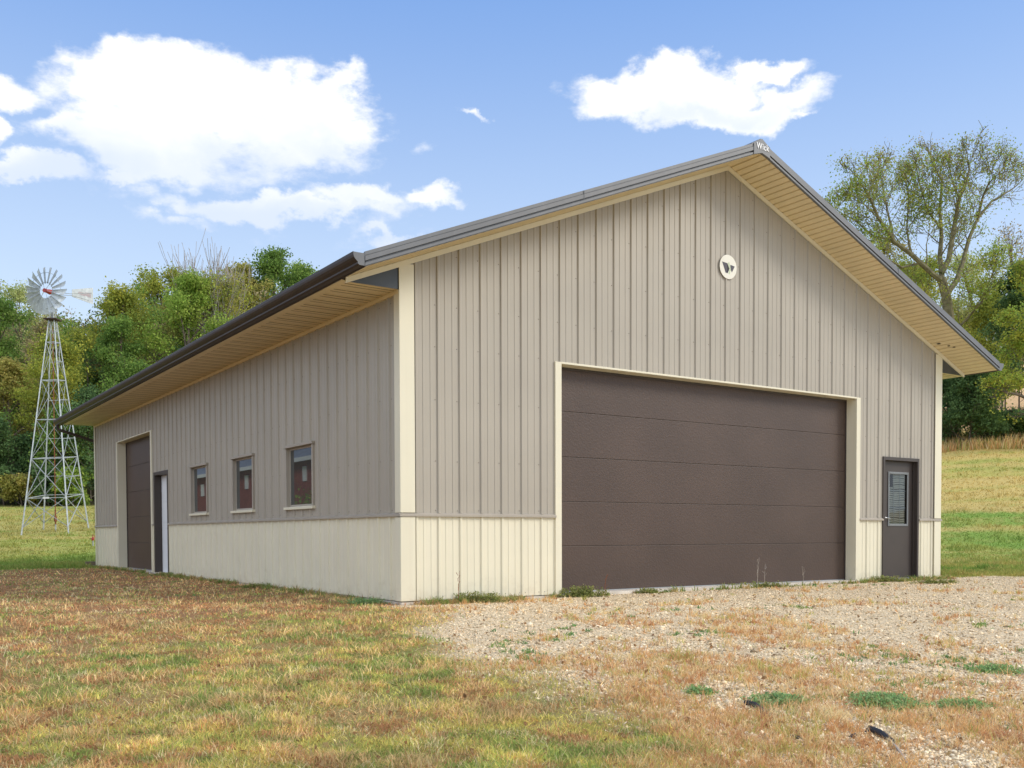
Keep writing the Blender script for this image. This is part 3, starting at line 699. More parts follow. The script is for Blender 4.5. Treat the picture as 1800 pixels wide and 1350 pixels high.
#__PART2__
# ================================================================== windmill
WD = 135.0
wc = at(98, 940, WD); fh = np.array([math.sin(YAW), math.cos(YAW), 0.]); lat = _rt
wz = float(terrain(wc[0], wc[1])); ztop = at(91, 563, WD)[2]
topc = at(92.5, 563, WD)
VD = wc-CAM; VD[2] = 0; VD /= np.linalg.norm(VD); VL = np.array([VD[1], -VD[0], 0.])
wm = empty('windmill', (0,0,0)); tag(wm, 'old galvanised farm windmill with a many bladed wheel on a lattice tower in the lawn', 'windmill')
phi = R(20.3); d1 = VL*math.cos(phi)+VD*math.sin(phi); d2 = VL*math.sin(phi)-VD*math.cos(phi)
feet = []; HD = 4.5
for d, sgn in ((d1,-1),(d2,1),(d1,1),(d2,-1)):
    p = wc+d*HD*sgn; p = np.array([p[0], p[1], float(terrain(p[0], p[1]))-.2]); feet.append(p)
tops = [np.array([topc[0], topc[1], ztop])+d*.52*sgn for d, sgn in ((d1,-1),(d2,1),(d1,1),(d2,-1))]
apex = np.array([topc[0], topc[1], ztop+2.3])
legp = lambda i, t: feet[i]+(tops[i]-feet[i])*t
for i in range(4):
    mb = MB(); mb.tube([feet[i], legp(i, .5), tops[i], apex+(tops[i]-topc)*.25], [.13,.10,.08,.055], 4); P(mb, 'leg', 'galv', parent=wm)
zt_of = lambda v: (at(95, v, WD)[2]-wz)/(ztop-wz)
lev = [zt_of(v) for v in (870, 803, 736, 668, 602)]
tt = [0.0]+lev+[1.0]
for li, t in enumerate(lev):
    for i in range(4):
        j = (i+1) % 4; mb = MB(); mb.tube([legp(i, t), legp(j, t)], .07, 4); P(mb, 'girt', 'galv', parent=wm)
for li in range(5):
    t = (lev[li]+(lev[li+1] if li < 4 else 1.0))/2
    for i, j in ((1, 2), (2, 3)):
        mb = MB(); mb.tube([legp(i, t), legp(j, t)], .045, 4); P(mb, 'girt', 'galv', parent=wm)
for li in range(6):
    a, b = tt[li], tt[li+1]
    for i in range(4):
        j = (i+1) % 4
        for (p, q) in (((i, a), (j, b)), ((j, a), (i, b))):
            if li == 0: p = (p[0], .04)
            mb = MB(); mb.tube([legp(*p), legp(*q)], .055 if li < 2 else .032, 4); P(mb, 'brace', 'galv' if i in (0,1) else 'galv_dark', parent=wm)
mb = MB(); c0 = np.array([wc[0], wc[1], wz]); mb.tube([c0+[0,0,-.1], c0+[0,0,1.0]], .1, 8); P(mb, 'pump_base', 'galv', parent=wm)
mb = MB(); mb.tube([c0+[0,0,1.0], c0+[0,0,3.0]], .10, 8); mb.tube([c0+[0,0,1.4], c0+[0,0,2.1]], .22, 8); mb.tube([c0+[0,0,3.0], [topc[0], topc[1], ztop-1]], .06, 6); P(mb, 'pump_rod', 'rust', parent=wm)
# platform
mb = MB(); e1 = (d1+d2)/np.linalg.norm(d1+d2); e2 = (d1-d2)/np.linalg.norm(d1-d2); T3 = np.array([topc[0], topc[1], ztop])
pl = [T3+d1*1.25, T3+d2*1.25, T3-d1*1.25, T3-d2*1.25]
n = len(mb.v); mb.v += [tuple(p) for p in pl]+[tuple(p+np.array([0,0,.16])) for p in pl]; mb.f += [(3,2,1,0),(4,5,6,7)]+[(i,(i+1)%4,(i+1)%4+4,i+4) for i in range(4)]
P(mb, 'platform', 'rustdark', parent=wm)
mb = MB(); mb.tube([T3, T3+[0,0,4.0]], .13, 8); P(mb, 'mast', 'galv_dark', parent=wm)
# plate on the lower girt
pm = (legp(0, lev[0])+legp(1, lev[0]))/2; ax = (legp(1, lev[0])-legp(0, lev[0])); ax /= np.linalg.norm(ax)
mb = MB(); mb.tube([pm-ax*.38, pm+ax*.38], .17, 4); P(mb, 'name_plate', 'white', parent=wm)
# wheel
hub = T3+np.array([0,0,at(88, 515, WD)[2]-ztop]); aw = R(41)
fax = -(VL*math.sin(aw)+VD*math.cos(aw))                     # front of the wheel: towards the viewer, to the left
hub_f = hub+fax*1.25; side = np.cross(fax, [0,0,1.]); side /= np.linalg.norm(side); upv = np.array([0,0,1.])
mb = MB(); mb.tube([hub-fax*.35, hub-fax*.2, hub+fax*.6, hub_f+fax*.15], [.25,.40,.34,.16], 8); mb.tube([hub_f-fax*.1, hub_f+fax*.25], .28, 10); gb = P(mb, 'gearbox', 'redpaint', parent=wm)
wheel_e = MB()
for k in range(6):
    a_ = 2*math.pi*k/6+.2; dr = side*math.cos(a_)+upv*math.sin(a_)
    wheel_e.tube([hub_f+dr*.1+fax*.1, hub_f+dr*2.7], .035, 4)
for rr0 in (1.15, 2.45):
    wheel_e.tube([hub_f+(side*math.cos(t_)+upv*math.sin(t_))*rr0 for t_ in np.linspace(0, 2*math.pi, 37)], .03, 4, cap=False)
wheel = P(wheel_e, 'wheel', 'galv', parent=wm)
for k in range(18):
    a_ = 2*math.pi*(k+.35)/18; dr = side*math.cos(a_)+upv*math.sin(a_); tg = -side*math.sin(a_)+upv*math.cos(a_)
    mb = MB(); segs = []
    for rr0, wd in ((1.0, .24), (3.2, .60)):
        row = []
        for q in (-1, -.33, .33, 1):
            pit = R(36); row.append(hub_f+dr*rr0+(tg*math.cos(pit)+fax*math.sin(pit))*q*wd+(fax*math.cos(pit)-tg*math.sin(pit))*(-.10*(1-q*q)))
        segs.append(row)
    off = fax*.012
    for s_ in (off, -off):
        for i in range(3):
            qd = [segs[0][i]+s_, segs[1][i]+s_, segs[1][i+1]+s_, segs[0][i+1]+s_]; mb.quad(*(qd if s_ is off else qd[::-1]))
    mb.build('blade', M['blade_steel'], wheel)
# tail
tb = -fax
p0 = hub+np.array([0,0,.0]); tb = VL*math.sin(R(66))+VD*math.cos(R(66)); v0 = p0+tb*2.75+upv*.35; v1 = p0+tb*5.75+upv*.35
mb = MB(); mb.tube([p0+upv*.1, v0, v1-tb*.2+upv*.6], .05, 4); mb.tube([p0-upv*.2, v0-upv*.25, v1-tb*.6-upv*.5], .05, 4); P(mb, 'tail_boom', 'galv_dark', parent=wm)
mb = MB(); tn = np.cross(tb, upv)
zz_ = [(v0, .62, -.40), (v0+tb*3.0, 1.4, -.95)]
for s_ in (.02, -.02):
    q = [zz_[0][0]+upv*zz_[0][2]+tn*s_, zz_[1][0]+upv*zz_[1][2]+tn*s_, zz_[1][0]+upv*zz_[1][1]+tn*s_, zz_[0][0]+upv*zz_[0][1]+tn*s_]
    mb.quad(*(q if s_ > 0 else q[::-1]))
vane = P(mb, 'tail_vane', 'galv', parent=wm)
# faded, unreadable red lettering strokes on the vane
mb = MB()
for k in range(9):
    c_ = v0+tb*(.9+k*.2)+upv*(.30+(.10 if k > 4 else 0)-.02*k); hh = .16+.02*k
    for s_ in (.03, -.03):
        q = [c_+upv*(-hh)+tn*s_, c_+tb*.16-upv*hh+tn*s_, c_+tb*.13+upv*hh+tn*s_, c_-tb*.01+upv*hh+tn*s_]; mb.quad(*q)
lt = mb.build('lettering', M['redtext'], vane)

# yard hydrant, timber at the barn corner -------------------------
hp = G(163.5, 961); hy = empty('yard_hydrant', hp); tag(hy, 'small red headed yard hydrant on a pale pipe by the far barn corner', 'hydrant')
mb = MB().tube([(0,0,-.2),(0,0,.75)], .085, 8); P(mb, 'pipe', 'galv', parent=hy)
mb = MB().tube([(0,0,.75),(0,0,.95),(0,0,1.15)], [.14,.17,.12], 8); mb.tube([(0,0,1.0)+0*np.zeros(3), tuple(lat*-.28+[0,0,.92])], [.07,.06], 6); hh_o = P(mb, 'head', 'redpaint', parent=hy)
mb = MB().tube([(0,0,1.1), tuple(lat*-.05+[0,0,1.45]), tuple(lat*.22+[0,0,1.3]), tuple(lat*.26+[0,0,1.0])], .045, 6); mb.build('handle', M['redpaint'], hh_o)
tz = float(terrain(-.6, 57))
o = MB().box(-.95, .3, 56.9, 57.35, tz-.02, tz+.12).build('timber_board', M['greywood'], None, None, .02); tag(o, 'pale grey board lying on the grass at the far barn corner', 'board')
o = MB().box(-.72, .3, 57.0, 57.42, tz+.30, tz+.62).build('timber_block', M['wood'], None, None, .03); o.data.transform(Matrix.Translation((0,0,-.17*FT))); tag(o, 'dark timber block resting on the grey board at the far barn corner', 'block')

# black plastic edging poking out of the gravel -------------------
def gpt(u, v, dz=0.0):
    p = G(u, v); return p+np.array([0, 0, dz])
def corr(path, r):
    pts = []; rs = []
    path = [np.array(p) for p in path]; L_ = sum(np.linalg.norm(path[i+1]-path[i]) for i in range(len(path)-1)); n_ = max(int(L_/.045), 6)
    ts = np.linspace(0, len(path)-1-1e-6, n_)
    for i, t_ in enumerate(ts):
        k = int(t_); f_ = t_-k; pts.append(path[k]*(1-f_)+path[k+1]*f_); rs.append(r*(1.0 if i % 2 else .82)*(1 if 0 < i < n_-1 else .7))
    return pts, rs
for nm, pth, r, lab in (
    ('drain_pipe', [gpt(1309,1239,.04), gpt(1325,1245,.07), gpt(1341,1258,.08), gpt(1352,1267,.0), gpt(1357,1274,-.1)], .07, 'black corrugated pipe end arching out of the gravel, left of the green weed mat'),
    ('drain_pipe', [gpt(1387,1292,-.04), gpt(1396,1298,.03), gpt(1406,1303,.03), gpt(1412,1309,-.03)], .045, 'short thin black pipe scrap in dry grass between the two larger pipes'),
    ('drain_pipe', [gpt(1520,1290,-.06), gpt(1530,1288,.07), gpt(1548,1297,.08), gpt(1566,1307,.04), gpt(1578,1316,-.05)], .07, 'black corrugated pipe end in gravel at the lower right of the photo'),
    ('drain_pipe', [gpt(1494,1300,-.02), gpt(1502,1298,.05), gpt(1508,1303,-.04)], .06, 'small black pipe stub in the dry grass just left of the lower right pipe')):
    pts, rs = corr(pth, r); o = MB().tube(pts, rs, 12).build(nm, M['plastic'], None, None, 0, True); tag(o, lab, 'pipe', 'black pipe pieces in the gravel')
o = MB().tube([gpt(1556,1302,.05), gpt(1572,1318,.06), gpt(1590,1338,.03), gpt(1600,1352,-.02)], [.05,.06,.06,.04], 4, flat=.4).build('wood_strip', M['greywood']); tag(o, 'weathered grey strip leaning beside the lower right black pipe', 'strip')

# red barn opposite, seen mirrored in the side windows ------------
def mir(u, v, X):
    d = FW+RT*(u-PPX)/FPX-UP*(v-PPY)/FPX; t = (X-CAM[0])/d[0]; p = CAM+d*t; return -p[0], p[1], p[2]
rb = empty('red_barn', (0,0,0)); tag(rb, 'red barn with grey roof mirrored in the three side windows', 'barn')
XB = 26.
ze = mir(431, 823, XB)[2]
P(MB().box(-XB-26, -XB, 66, 150, -1, ze), 'wall', 'barnred', parent=rb)
mb = MB(); mb.quad((-XB+1.0,65,ze-.1),(-XB+1.0,151,ze-.1),(-XB-13,151,ze+9),(-XB-13,65,ze+9)); mb.quad((-XB-27,151,ze-.1),(-XB-27,65,ze-.1),(-XB-13,65,ze+9),(-XB-13,151,ze+9)); P(mb, 'roof', 'barnroof', parent=rb)
P(MB().box(-XB+.98, -XB+1.1, 65, 151, ze-.45, ze+.02), 'eave_board', 'white', parent=rb)
for (ua, ub, va, vb) in ((351.5,357,852,872),(429,434.5,836,859),(530,537,820,845)):
    a_ = mir(ua, va, XB); b_ = mir(ub, vb, XB); f_ = MB().box(-XB-.05, -XB+.12, min(a_[1],b_[1]), max(a_[1],b_[1]), b_[2], min(a_[2], ze-.5)); P(f_, 'window', 'white', parent=rb)

# ================================================================== plants
class Leafs:
    def __init__(s, seed): s.r = np.random.default_rng(seed); s.c = []; s.sz = []; s.col = []
    def clump(s, p, sig, n, size, pal, var=.22):
        r = s.r; c = np.asarray(p)+r.normal(0, 1, (n, 3))*np.asarray(sig); pal = np.asarray(pal)
        k = pal[r.integers(0, len(pal))]*.65+pal[r.integers(0, len(pal), n)]*.35
        s.c.append(c); s.sz.append(size*r.uniform(.6, 1.35, n)); s.col.append(k*r.uniform(1-var, 1+var, (n, 1)))
    def build(s, name, m, parent=None):
        c = np.concatenate(s.c); sz = np.concatenate(s.sz)[:, None]; col = np.concatenate(s.col); r = s.r; n = len(c)
        nrm = r.normal(0, 1, (n, 3))+np.array([0, 0, .55]); nrm /= np.linalg.norm(nrm, axis=1)[:, None]
        u = np.cross(nrm, r.normal(0, 1, (n, 3))); u /= np.linalg.norm(u, axis=1)[:, None]+1e-9; v = np.cross(nrm, u)
        V = np.stack([c-u*sz*.5, c+v*sz*.32+nrm*sz*.08, c+u*sz*.5, c-v*sz*.32+nrm*sz*.08], 1).reshape(-1, 3)
        F_ = np.arange(n*4).reshape(n, 4)
        return np_mesh(name, V, F_, m, np.repeat(col, 4, 0), parent)
def grow(mb, rng, p, d, ln, r, lvl, tips, bend=.25, spread=.6, upb=.15, kids=(4, 4, 3), minr=.035):
    """recursive branch, tips collects clump centres"""
    p = np.array(p, float); d = np.array(d, float); d /= np.linalg.norm(d); pts = [p]; ns = 4
    for i in range(ns):
        d = d+rng.normal(0, bend*.4, 3)+np.array([0, 0, upb*.5]); d /= np.linalg.norm(d); p = p+d*ln/ns; pts.append(p)
    rs = [max(r*(1-.72*i/ns), minr) for i in range(ns+1)]
    mb.tube(pts, rs, 5 if r > .12 else 3, cap=False)
    if lvl == 0:
        tips.append((pts[-1], 0)); tips.append((pts[2], 0)); return
    tips.append((pts[-1], lvl))
    nk = kids[lvl-1]
    for k in range(nk):
        t = .3+.7*(k+rng.uniform(0, .8))/nk; t = min(t, .98); i = int(t*ns); f = t*ns-i; q = pts[i]*(1-f)+pts[min(i+1, ns)]*f
        base = pts[min(i+1, ns)]-pts[i]; base /= np.linalg.norm(base)+1e-9
        a = rng.normal(0, 1, 3); a -= base*(a@base); a /= np.linalg.norm(a)+1e-9
        dd = base*(1-spread*.55)+a*spread+np.array([0, 0, upb])
        grow(mb, rng, q, dd, ln*rng.uniform(.45, .68), max(r*(1-.72*t)*.62, minr), lvl-1, tips, bend, spread, upb, kids, minr)
PAL = {}
for _k, _v in {
 'green': [(.075,.125,.028),(.10,.155,.032),(.14,.19,.045),(.06,.10,.028)],
 'bright': [(.13,.19,.035),(.17,.225,.045),(.10,.155,.03),(.21,.24,.055)],
 'yellow': [(.19,.20,.035),(.25,.235,.04),(.16,.18,.035),(.12,.15,.032)],
 'olive': [(.17,.165,.045),(.22,.20,.055),(.13,.14,.04),(.24,.19,.06)],
 'dark': [(.055,.095,.038),(.08,.13,.045),(.11,.17,.065),(.04,.07,.028)],
 'brown': [(.20,.155,.08),(.16,.14,.065),(.24,.19,.10),(.13,.125,.05)],
 'pale': [(.26,.27,.11),(.22,.24,.09),(.30,.30,.14),(.17,.20,.06)],
}.items(): PAL[_k] = [tuple(c*(1.9 if _k == 'dark' else 2.25) for c in q) for q in _v]
def tree(name, u, vtop, depth, wpx, pal, label, cat='tree', seed=1, crown=.25, leaves=14000, lsize=.42, bark='bark', limbs=12, trunk_r=None, group=None, sparse=1.0, upb=.12, baretop=0., clump=1.0, sink=0.):
    rng = np.random.default_rng(seed); b = at(u, 900, depth); bz = float(terrain(b[0], b[1]))-.3-sink; zt = at(u, vtop, depth)[2]; H = zt-bz; W = wpx/FPX*depth/2
    root = empty(name, (b[0], b[1], bz)); tag(root, label, cat, group)
    mb = MB(); tips = []; tr = trunk_r or H*.018+.12
    pts = [np.array([0,0,0.])]; d = np.array([rng.normal(0,.05), rng.normal(0,.05), 1.])
    for i in range(7):
        d = d+rng.normal(0, .06, 3)*[1,1,0]; d /= np.linalg.norm(d); pts.append(pts[-1]+d*H*.84/7)
    mb.tube(pts, [tr*(1.25 if i == 0 else 1-.8*i/7) for i in range(8)], 7, cap=False)
    for k in range(limbs):
        t = crown+(1-crown)*(k+.5)/limbs; q = t*7*.999; i = int(q); p = pts[i]+(pts[i+1]-pts[i])*(q-i)
        an = k*2.4+rng.uniform(-.5, .5); rel = (t-crown)/(1-crown); shp = math.sqrt(max(1-(rel*1.7-.72)**2/1.35, .12)); ele = .35+rel*1.0+rng.uniform(-.15, .15)
        dd = np.array([math.cos(an)*math.cos(ele), math.sin(an)*math.cos(ele), math.sin(ele)])
        ln = W*shp*rng.uniform(.8, 1.1)*(1.0 if rel < .75 else .9)
        grow(mb, rng, p, dd, ln, tr*(1-.75*t)*.6, 2, tips, upb=upb, kids=(3, 4))
    mb.build('trunk', M[bark], root)
    Lf = Leafs(seed+100); tips = [(p, l) for p, l in tips if p[2] < H*1.02]
    if baretop: tips = [(p, l) for p, l in tips if p[2] < H*(1-baretop)*rng.uniform(.85, 1.1)]
    per = max(int(leaves/max(len(tips), 1)), 3); sg = (W*.13*clump+.25)*.72; lsize = lsize*1.4; per = int(per*.9)+1
    for p, l in tips:
        if rng.uniform() > sparse: continue
        Lf.clump(p, (sg, sg, sg*.7), int(per*rng.uniform(.4, 1.7))+1, lsize, PAL[pal] if isinstance(pal, str) else pal)
    Lf.build('crown', M['leaf'], root)
    return root
# left hillside wood: trees one can tell apart, nearest rows first
tree('deciduous_tree', 84, 596, 214, 150, 'yellow', 'yellow green tree directly behind the windmill tower', seed=11, crown=.12, leaves=17000, lsize=.40)
tree('deciduous_tree', 22, 640, 222, 120, 'olive', 'dull olive tree at the left edge of the photo behind the windmill', seed=12, crown=.1, leaves=14000)
tree('deciduous_tree', 300, 478, 236, 165, 'bright', 'tall green tree with a dark forked trunk rising just left of the bare tree', seed=13, crown=.2, leaves=24000, lsize=.42)
tree('deciduous_tree', 201, 512, 252, 140, 'yellow', 'olive yellow tree with a dark trunk between the windmill and the tall green tree', seed=14, crown=.2, leaves=17000, lsize=.42)
tree('deciduous_tree', 222, 545, 229, 105, 'green', 'mid green tree in front of the gap between yellow and tall green trees', seed=15, crown=.1, leaves=14000)
tree('deciduous_tree', 55, 500, 270, 130, 'pale', 'pale thin crowned tree behind the windmill wheel', seed=16, crown=.25, leaves=9000, lsize=.42)
tree('deciduous_tree', -15, 520, 259, 110, 'green', 'green tree cut by the left edge of the photo at the skyline', seed=17, crown=.2, leaves=11000)
tree('deciduous_tree', 262, 466, 286, 110, 'yellow', 'yellowish crown showing behind the tall green tree at the skyline', seed=18, crown=.3, leaves=11000, lsize=.5)
tree('deciduous_tree', 435, 456, 274, 110, 'olive', 'olive tree right of the bare tree above the barn eave', seed=19, crown=.2, leaves=17000, lsize=.45)
tree('deciduous_tree', 492, 448, 282, 130, 'green', 'green tree with a lumpy top farthest right above the barn gutter', seed=20, crown=.3, leaves=15000, lsize=.48)
tree('deciduous_tree', 545, 470, 299, 110, 'bright', 'small green crown just clearing the barn gutter near the gable corner', seed=21, crown=.2, leaves=13000, lsize=.5)
tree('deciduous_tree', 120, 560, 239, 90, 'brown', 'thin brownish tree right of the windmill tower', seed=22, crown=.2, leaves=7000, lsize=.4)
tree('deciduous_tree', 340, 520, 249, 110, 'olive', 'olive leafy growth below the bare tree above the gutter', seed=23, crown=.2, leaves=12000)
# half dead tree with a bare pale top
rng = np.random.default_rng(5); b_ = at(372, 900, 246); bz_ = float(terrain(b_[0], b_[1])); H_ = at(372, 424, 246)[2]-bz_
root = empty('bare_tree', (b_[0], b_[1], bz_)); tag(root, 'half dead tree with a fan of bare pale branches above the barn eave', 'tree')
mb = MB(); tips = []
mb.tube([(0,0,0),(.2,0,H_*.3),(-.2,.2,H_*.5)], [.7,.5,.42], 7, cap=False)
for k in range(18):
    an = k*2.4; t0 = .26+.016*k
    grow(mb, rng, (0,0,H_*t0), (math.cos(an)*.42, math.sin(an)*.42, 1.0), H_*(.98-t0)*(1-.008*k)*.60, .24, 2, tips, bend=.12, spread=.40, upb=.24, kids=(5, 6), minr=.055)
mb.build('trunk', M['bark_pale'], root)
Lf = Leafs(8)
for p, l in tips:
    if p[2] < H_*.80 and rng.uniform() < .75: Lf.clump(p, (1.2,1.2,.9), 22, .5, PAL['yellow' if rng.uniform() < .5 else 'olive'])
Lf.build('crown', M['leaf'], root)
# understory at the wood's edge
for i, (u, v, dp, w, pal, lab) in enumerate((
    (8, 735, 204, 90, 'dark', 'dark leafy bush under the trees at the left edge of the photo'),
    (62, 770, 206, 80, 'dark', 'dark bush behind the left leg of the windmill'),
    (108, 720, 205, 90, 'green', 'green bush behind the middle of the windmill tower'),
    (160, 690, 208, 110, 'dark', 'dark bush between the windmill and the far barn eave'),
    (205, 620, 212, 110, 'green', 'green bush just above the far end of the barn gutter'),
    (-40, 700, 208, 100, 'green', 'green bush just outside the left edge of the photo'),
    (130, 828, 200, 46, 'bright', 'low bright shrub in front of the wood right of the windmill'),
    (40, 842, 202, 60, 'olive', 'low olive shrub at the foot of the wood left of the windmill'),
    (86, 822, 201, 50, 'dark', 'low dark shrub at the foot of the wood inside the windmill tower'))):
    tree('shrub', u, v, dp, w, pal, lab, 'bush', seed=40+i, crown=.04, leaves=8500, lsize=.4, limbs=14, clump=1.25, trunk_r=.18, sink=.4)
# the mass of the wood behind, one body
Lf = Leafs(77); mbw = MB(); rng = np.random.default_rng(9)
for k in range(170):
    dp = rng.uniform(235, 350); u = rng.uniform(-260, 640); p = at(u, 900, dp); z = float(terrain(p[0], p[1]))
    vt = np.interp(u, [-300,0,60,180,240,300,420,520,560,640], [530,535,535,530,505,490,490,478,498,540])
    zmax = at(u, vt+rng.uniform(0, 60), dp)[2]
    H = min(rng.uniform(24, 40), zmax-z)
    if H < 10: continue
    pal = PAL[['olive','green','dark','brown','yellow'][rng.integers(0, 5)]]; W = rng.uniform(6, 9)
    mbw.tube([(p[0], p[1], z), (p[0]+rng.normal(0,.6), p[1], z+H*.8)], [.5,.15], 4, cap=False)
    for j in range(48):
        q = rng.normal(0, 1, 3); q /= np.linalg.norm(q); q *= rng.uniform(.45, 1)
        Lf.clump((p[0]+q[0]*W, p[1]+q[1]*W, z+H*.55+q[2]*H*.46), (1.1,1.1,.7), 26, .8, pal)
wl = Lf.build('woodland', M['leaf']); tag(wl, 'distant mixed wood covering the hillside on the left', 'wood', kind='stuff')
ws = mbw.build('woodland_trunks', M['bark']); ws.parent = wl; ws['kind'] = 'stuff'

tree('shrub', 0, 0, 1, 1, 'green', 'x', 'bush') if False else None
rb_ = empty('shrub', (-18.5, 55, float(terrain(-18.5, 55)))); tag(rb_, 'green lilac like bush mirrored in the nearest side window', 'bush'); Lf = Leafs(3); r_ = np.random.default_rng(2); mb = MB()
for k in range(60):
    q = r_.normal(0, 1, 3); q /= np.linalg.norm(q); q = q*r_.uniform(.4, 1)*np.array([3.2,5.0,3.2])+[0,0,3.4]; mb.tube([(0,0,0), tuple(q)], [.06,.02], 3, cap=False); Lf.clump(q, (.6,.6,.5), 50, .3, PAL['bright' if k % 3 else 'yellow'])
mb.build('stems', M['bark'], rb_); Lf.build('crown', M['leaf'], rb_)
# right hand side: the open crowned tree --------------------------
DO = 182.0; KD = DO/128; rng = np.random.default_rng(21)
root = empty('open_crowned_tree', (0,0,0)); tag(root, 'tall half bare tree with forking mossy limbs behind the right roof slope', 'tree')
mb = MB(); tips = []
def limb(pts, r0, r1, off0=0, off1=0, kids=9, ln=7.0, lvl=2, up=.2):
    n_ = len(pts); W_ = [at(u, v, DO+off0+(off1-off0)*i/(n_-1)) for i, (u, v) in enumerate(pts)]
    rs = [.8*KD*(r0+(r1-r0)*i/(n_-1)) for i in range(n_)]; ln = ln*KD; mb.tube(W_, rs, 7, cap=False)
    for k in range(kids):
        t = .15+.85*(k+rng.uniform(0,.9))/kids; t = min(t, .999)*(n_-1); i = int(t); q = W_[i]+(W_[i+1]-W_[i])*(t-i); bd = W_[i+1]-W_[i]; bd /= np.linalg.norm(bd)
        a = rng.normal(0, 1, 3); a -= bd*(a@bd); a /= np.linalg.norm(a)
        grow(mb, rng, q, bd*.7+a*.7+np.array([0,0,up]), ln*rng.uniform(.6, 1.1)*(1-.5*t/(n_-1)), max(rs[i]*.30, .08), lvl, tips, bend=.3, spread=.6, upb=up*.5, kids=(4, 4), minr=.045)
    grow(mb, rng, W_[-1], W_[-1]-W_[-2], ln*.38, r1*.9*KD, 2, tips, bend=.25, spread=.5, upb=.15, kids=(4, 5), minr=.05)
tb0 = at(1676, 900, DO); tbz = float(terrain(tb0[0], tb0[1]))
mb.tube([(tb0[0], tb0[1], tbz-.5), at(1676,640,DO), at(1670,570,DO), at(1663,520,DO), at(1655,490,DO)], [1.3,1.1,.92,.86,.82], 9, cap=False)
limb([(1657,495),(1640,482),(1600,445),(1572,425),(1545,385),(1528,345),(1512,320)], .5, .12, 0, -7)
limb([(1600,445),(1560,420),(1535,415),(1500,385),(1480,375)], .25, .07, 0, 6, 7, 6)
limb([(1656,492),(1652,450),(1655,415),(1652,370),(1656,320),(1640,290)], .46, .10, 0, 6)
limb([(1655,480),(1668,455),(1676,405),(1686,350),(1698,320),(1704,298),(1702,284)], .5, .08, 0, -3, 11, 6)
limb([(1662,520),(1682,492),(1694,455),(1703,420),(1718,385),(1742,355),(1775,335)], .5, .12, 0, 8)
limb([(1718,385),(1728,345),(1738,322),(1756,305)], .24, .07, 5, -2, 8, 5.5)
limb([(1620,462),(1585,470),(1560,455),(1535,462)], .2, .08, 0, -8, 6, 5)
limb([(1600,445),(1594,400),(1598,350),(1592,318)], .18, .06, 0, 3, 8, 5)
limb([(1686,350),(1674,315),(1668,292)], .15, .06, -1, 3, 6, 4)
limb([(1652,400),(1630,370),(1618,330),(1612,300)], .16, .06, 2, -4, 8, 4.5)
limb([(1545,385),(1520,360),(1500,350)], .12, .05, -5, -8, 6, 4)
limb([(1572,425),(1562,380),(1552,330),(1546,296)], .22, .07, -3, 4, 8, 5)
limb([(1630,560),(1612,520),(1590,495)], .2, .08, 6, 10, 5, 5)
limb([(1672,590),(1700,560),(1726,530),(1745,480)], .24, .08, 0, -8, 7, 6)
mb.build('trunk', M['bark_green'], root)
Lf = Leafs(31)
for p, l in tips:
    # leafy low in the crown, thinning to bare twigs at the top
    v_ = (p[2]-at(1650,560,DO)[2])/(at(1650,250,DO)[2]-at(1650,560,DO)[2])
    if rng.uniform() < .72-.66*max(v_, 0): Lf.clump(p, (1.0,1.0,.8), int(rng.uniform(9, 26)), .38, PAL['bright' if rng.uniform() < .6 else 'yellow'])
    elif rng.uniform() < .45: Lf.clump(p, (.8,.8,.6), 6, .32, PAL['brown' if rng.uniform() < .5 else 'olive'])
Lf.build('crown', M['leaf'], root)
tree('deciduous_tree', 1800, 452, 188, 130, 'dark', 'dark green tree at the right edge of the photo above the lower branches', seed=60, crown=.25, leaves=30000, lsize=.36)
tree('deciduous_tree', 1742, 520, 205, 120, 'yellow', 'yellow green thin crowned tree behind the right eave tip', seed=61, crown=.3, leaves=20000, lsize=.34, upb=.05)
tree('deciduous_tree', 1590, 470, 215, 120, 'yellow', 'thin yellow green tree behind the right roof slope', seed=62, crown=.3, leaves=9000, lsize=.36)
tree('deciduous_tree', 1840, 330, 200, 130, 'brown', 'twiggy nearly bare tree cut by the right edge of the photo', seed=63, crown=.3, leaves=1500, lsize=.34, limbs=14)
tree('deciduous_tree', 1690, 560, 235, 110, 'olive', 'faint olive tree filling the gap right of the mossy trunk', seed=64, crown=.2, leaves=14000, lsize=.4)
tree('deciduous_tree', 1545, 415, 222, 110, 'olive', 'low leafy olive tree whose top clears the right roof slope under the left limb', seed=65, crown=.2, leaves=9000, lsize=.34, sparse=.85)
tree('deciduous_tree', 1630, 455, 226, 120, 'yellow', 'leafy yellow green tree filling in behind the mossy fork', seed=66, crown=.2, leaves=12000, lsize=.34, sparse=.9)
tree('deciduous_tree', 1722, 430, 228, 110, 'pale', 'pale thin tree right of the mossy fork reaching half its height', seed=67, crown=.2, leaves=9000, lsize=.34, sparse=.85)
# overhanging low boughs from a trunk outside the frame
rng = np.random.default_rng(33); DO = 168.0; KD = DO/128
root = empty('spreading_tree', (0,0,0)); tag(root, 'tree outside the right edge whose dark boughs sag into the photo below the eave tip', 'tree')
mb = MB(); tips = []; tb0 = at(1900, 900, DO); tbz = float(terrain(tb0[0], tb0[1]))
mb.tube([(tb0[0], tb0[1], tbz-.5), at(1896,720,DO), at(1890,620,DO), at(1880,520,DO)], [1.5,1.2,.95,.6], 9, cap=False)
limb([(1894,735),(1850,716),(1815,704),(1790,694),(1770,690),(1752,684)], .42, .09, 0, -4, 7, 4, up=.05)
limb([(1892,690),(1850,668),(1810,656),(1788,662),(1768,668)], .30, .07, 0, 3, 7, 4, up=.05)
limb([(1890,640),(1850,610),(1815,590),(1780,578)], .30, .09, 0, -5, 9, 5, up=.1)
limb([(1884,560),(1850,520),(1820,490)], .30, .09, 0, 5, 7, 5)
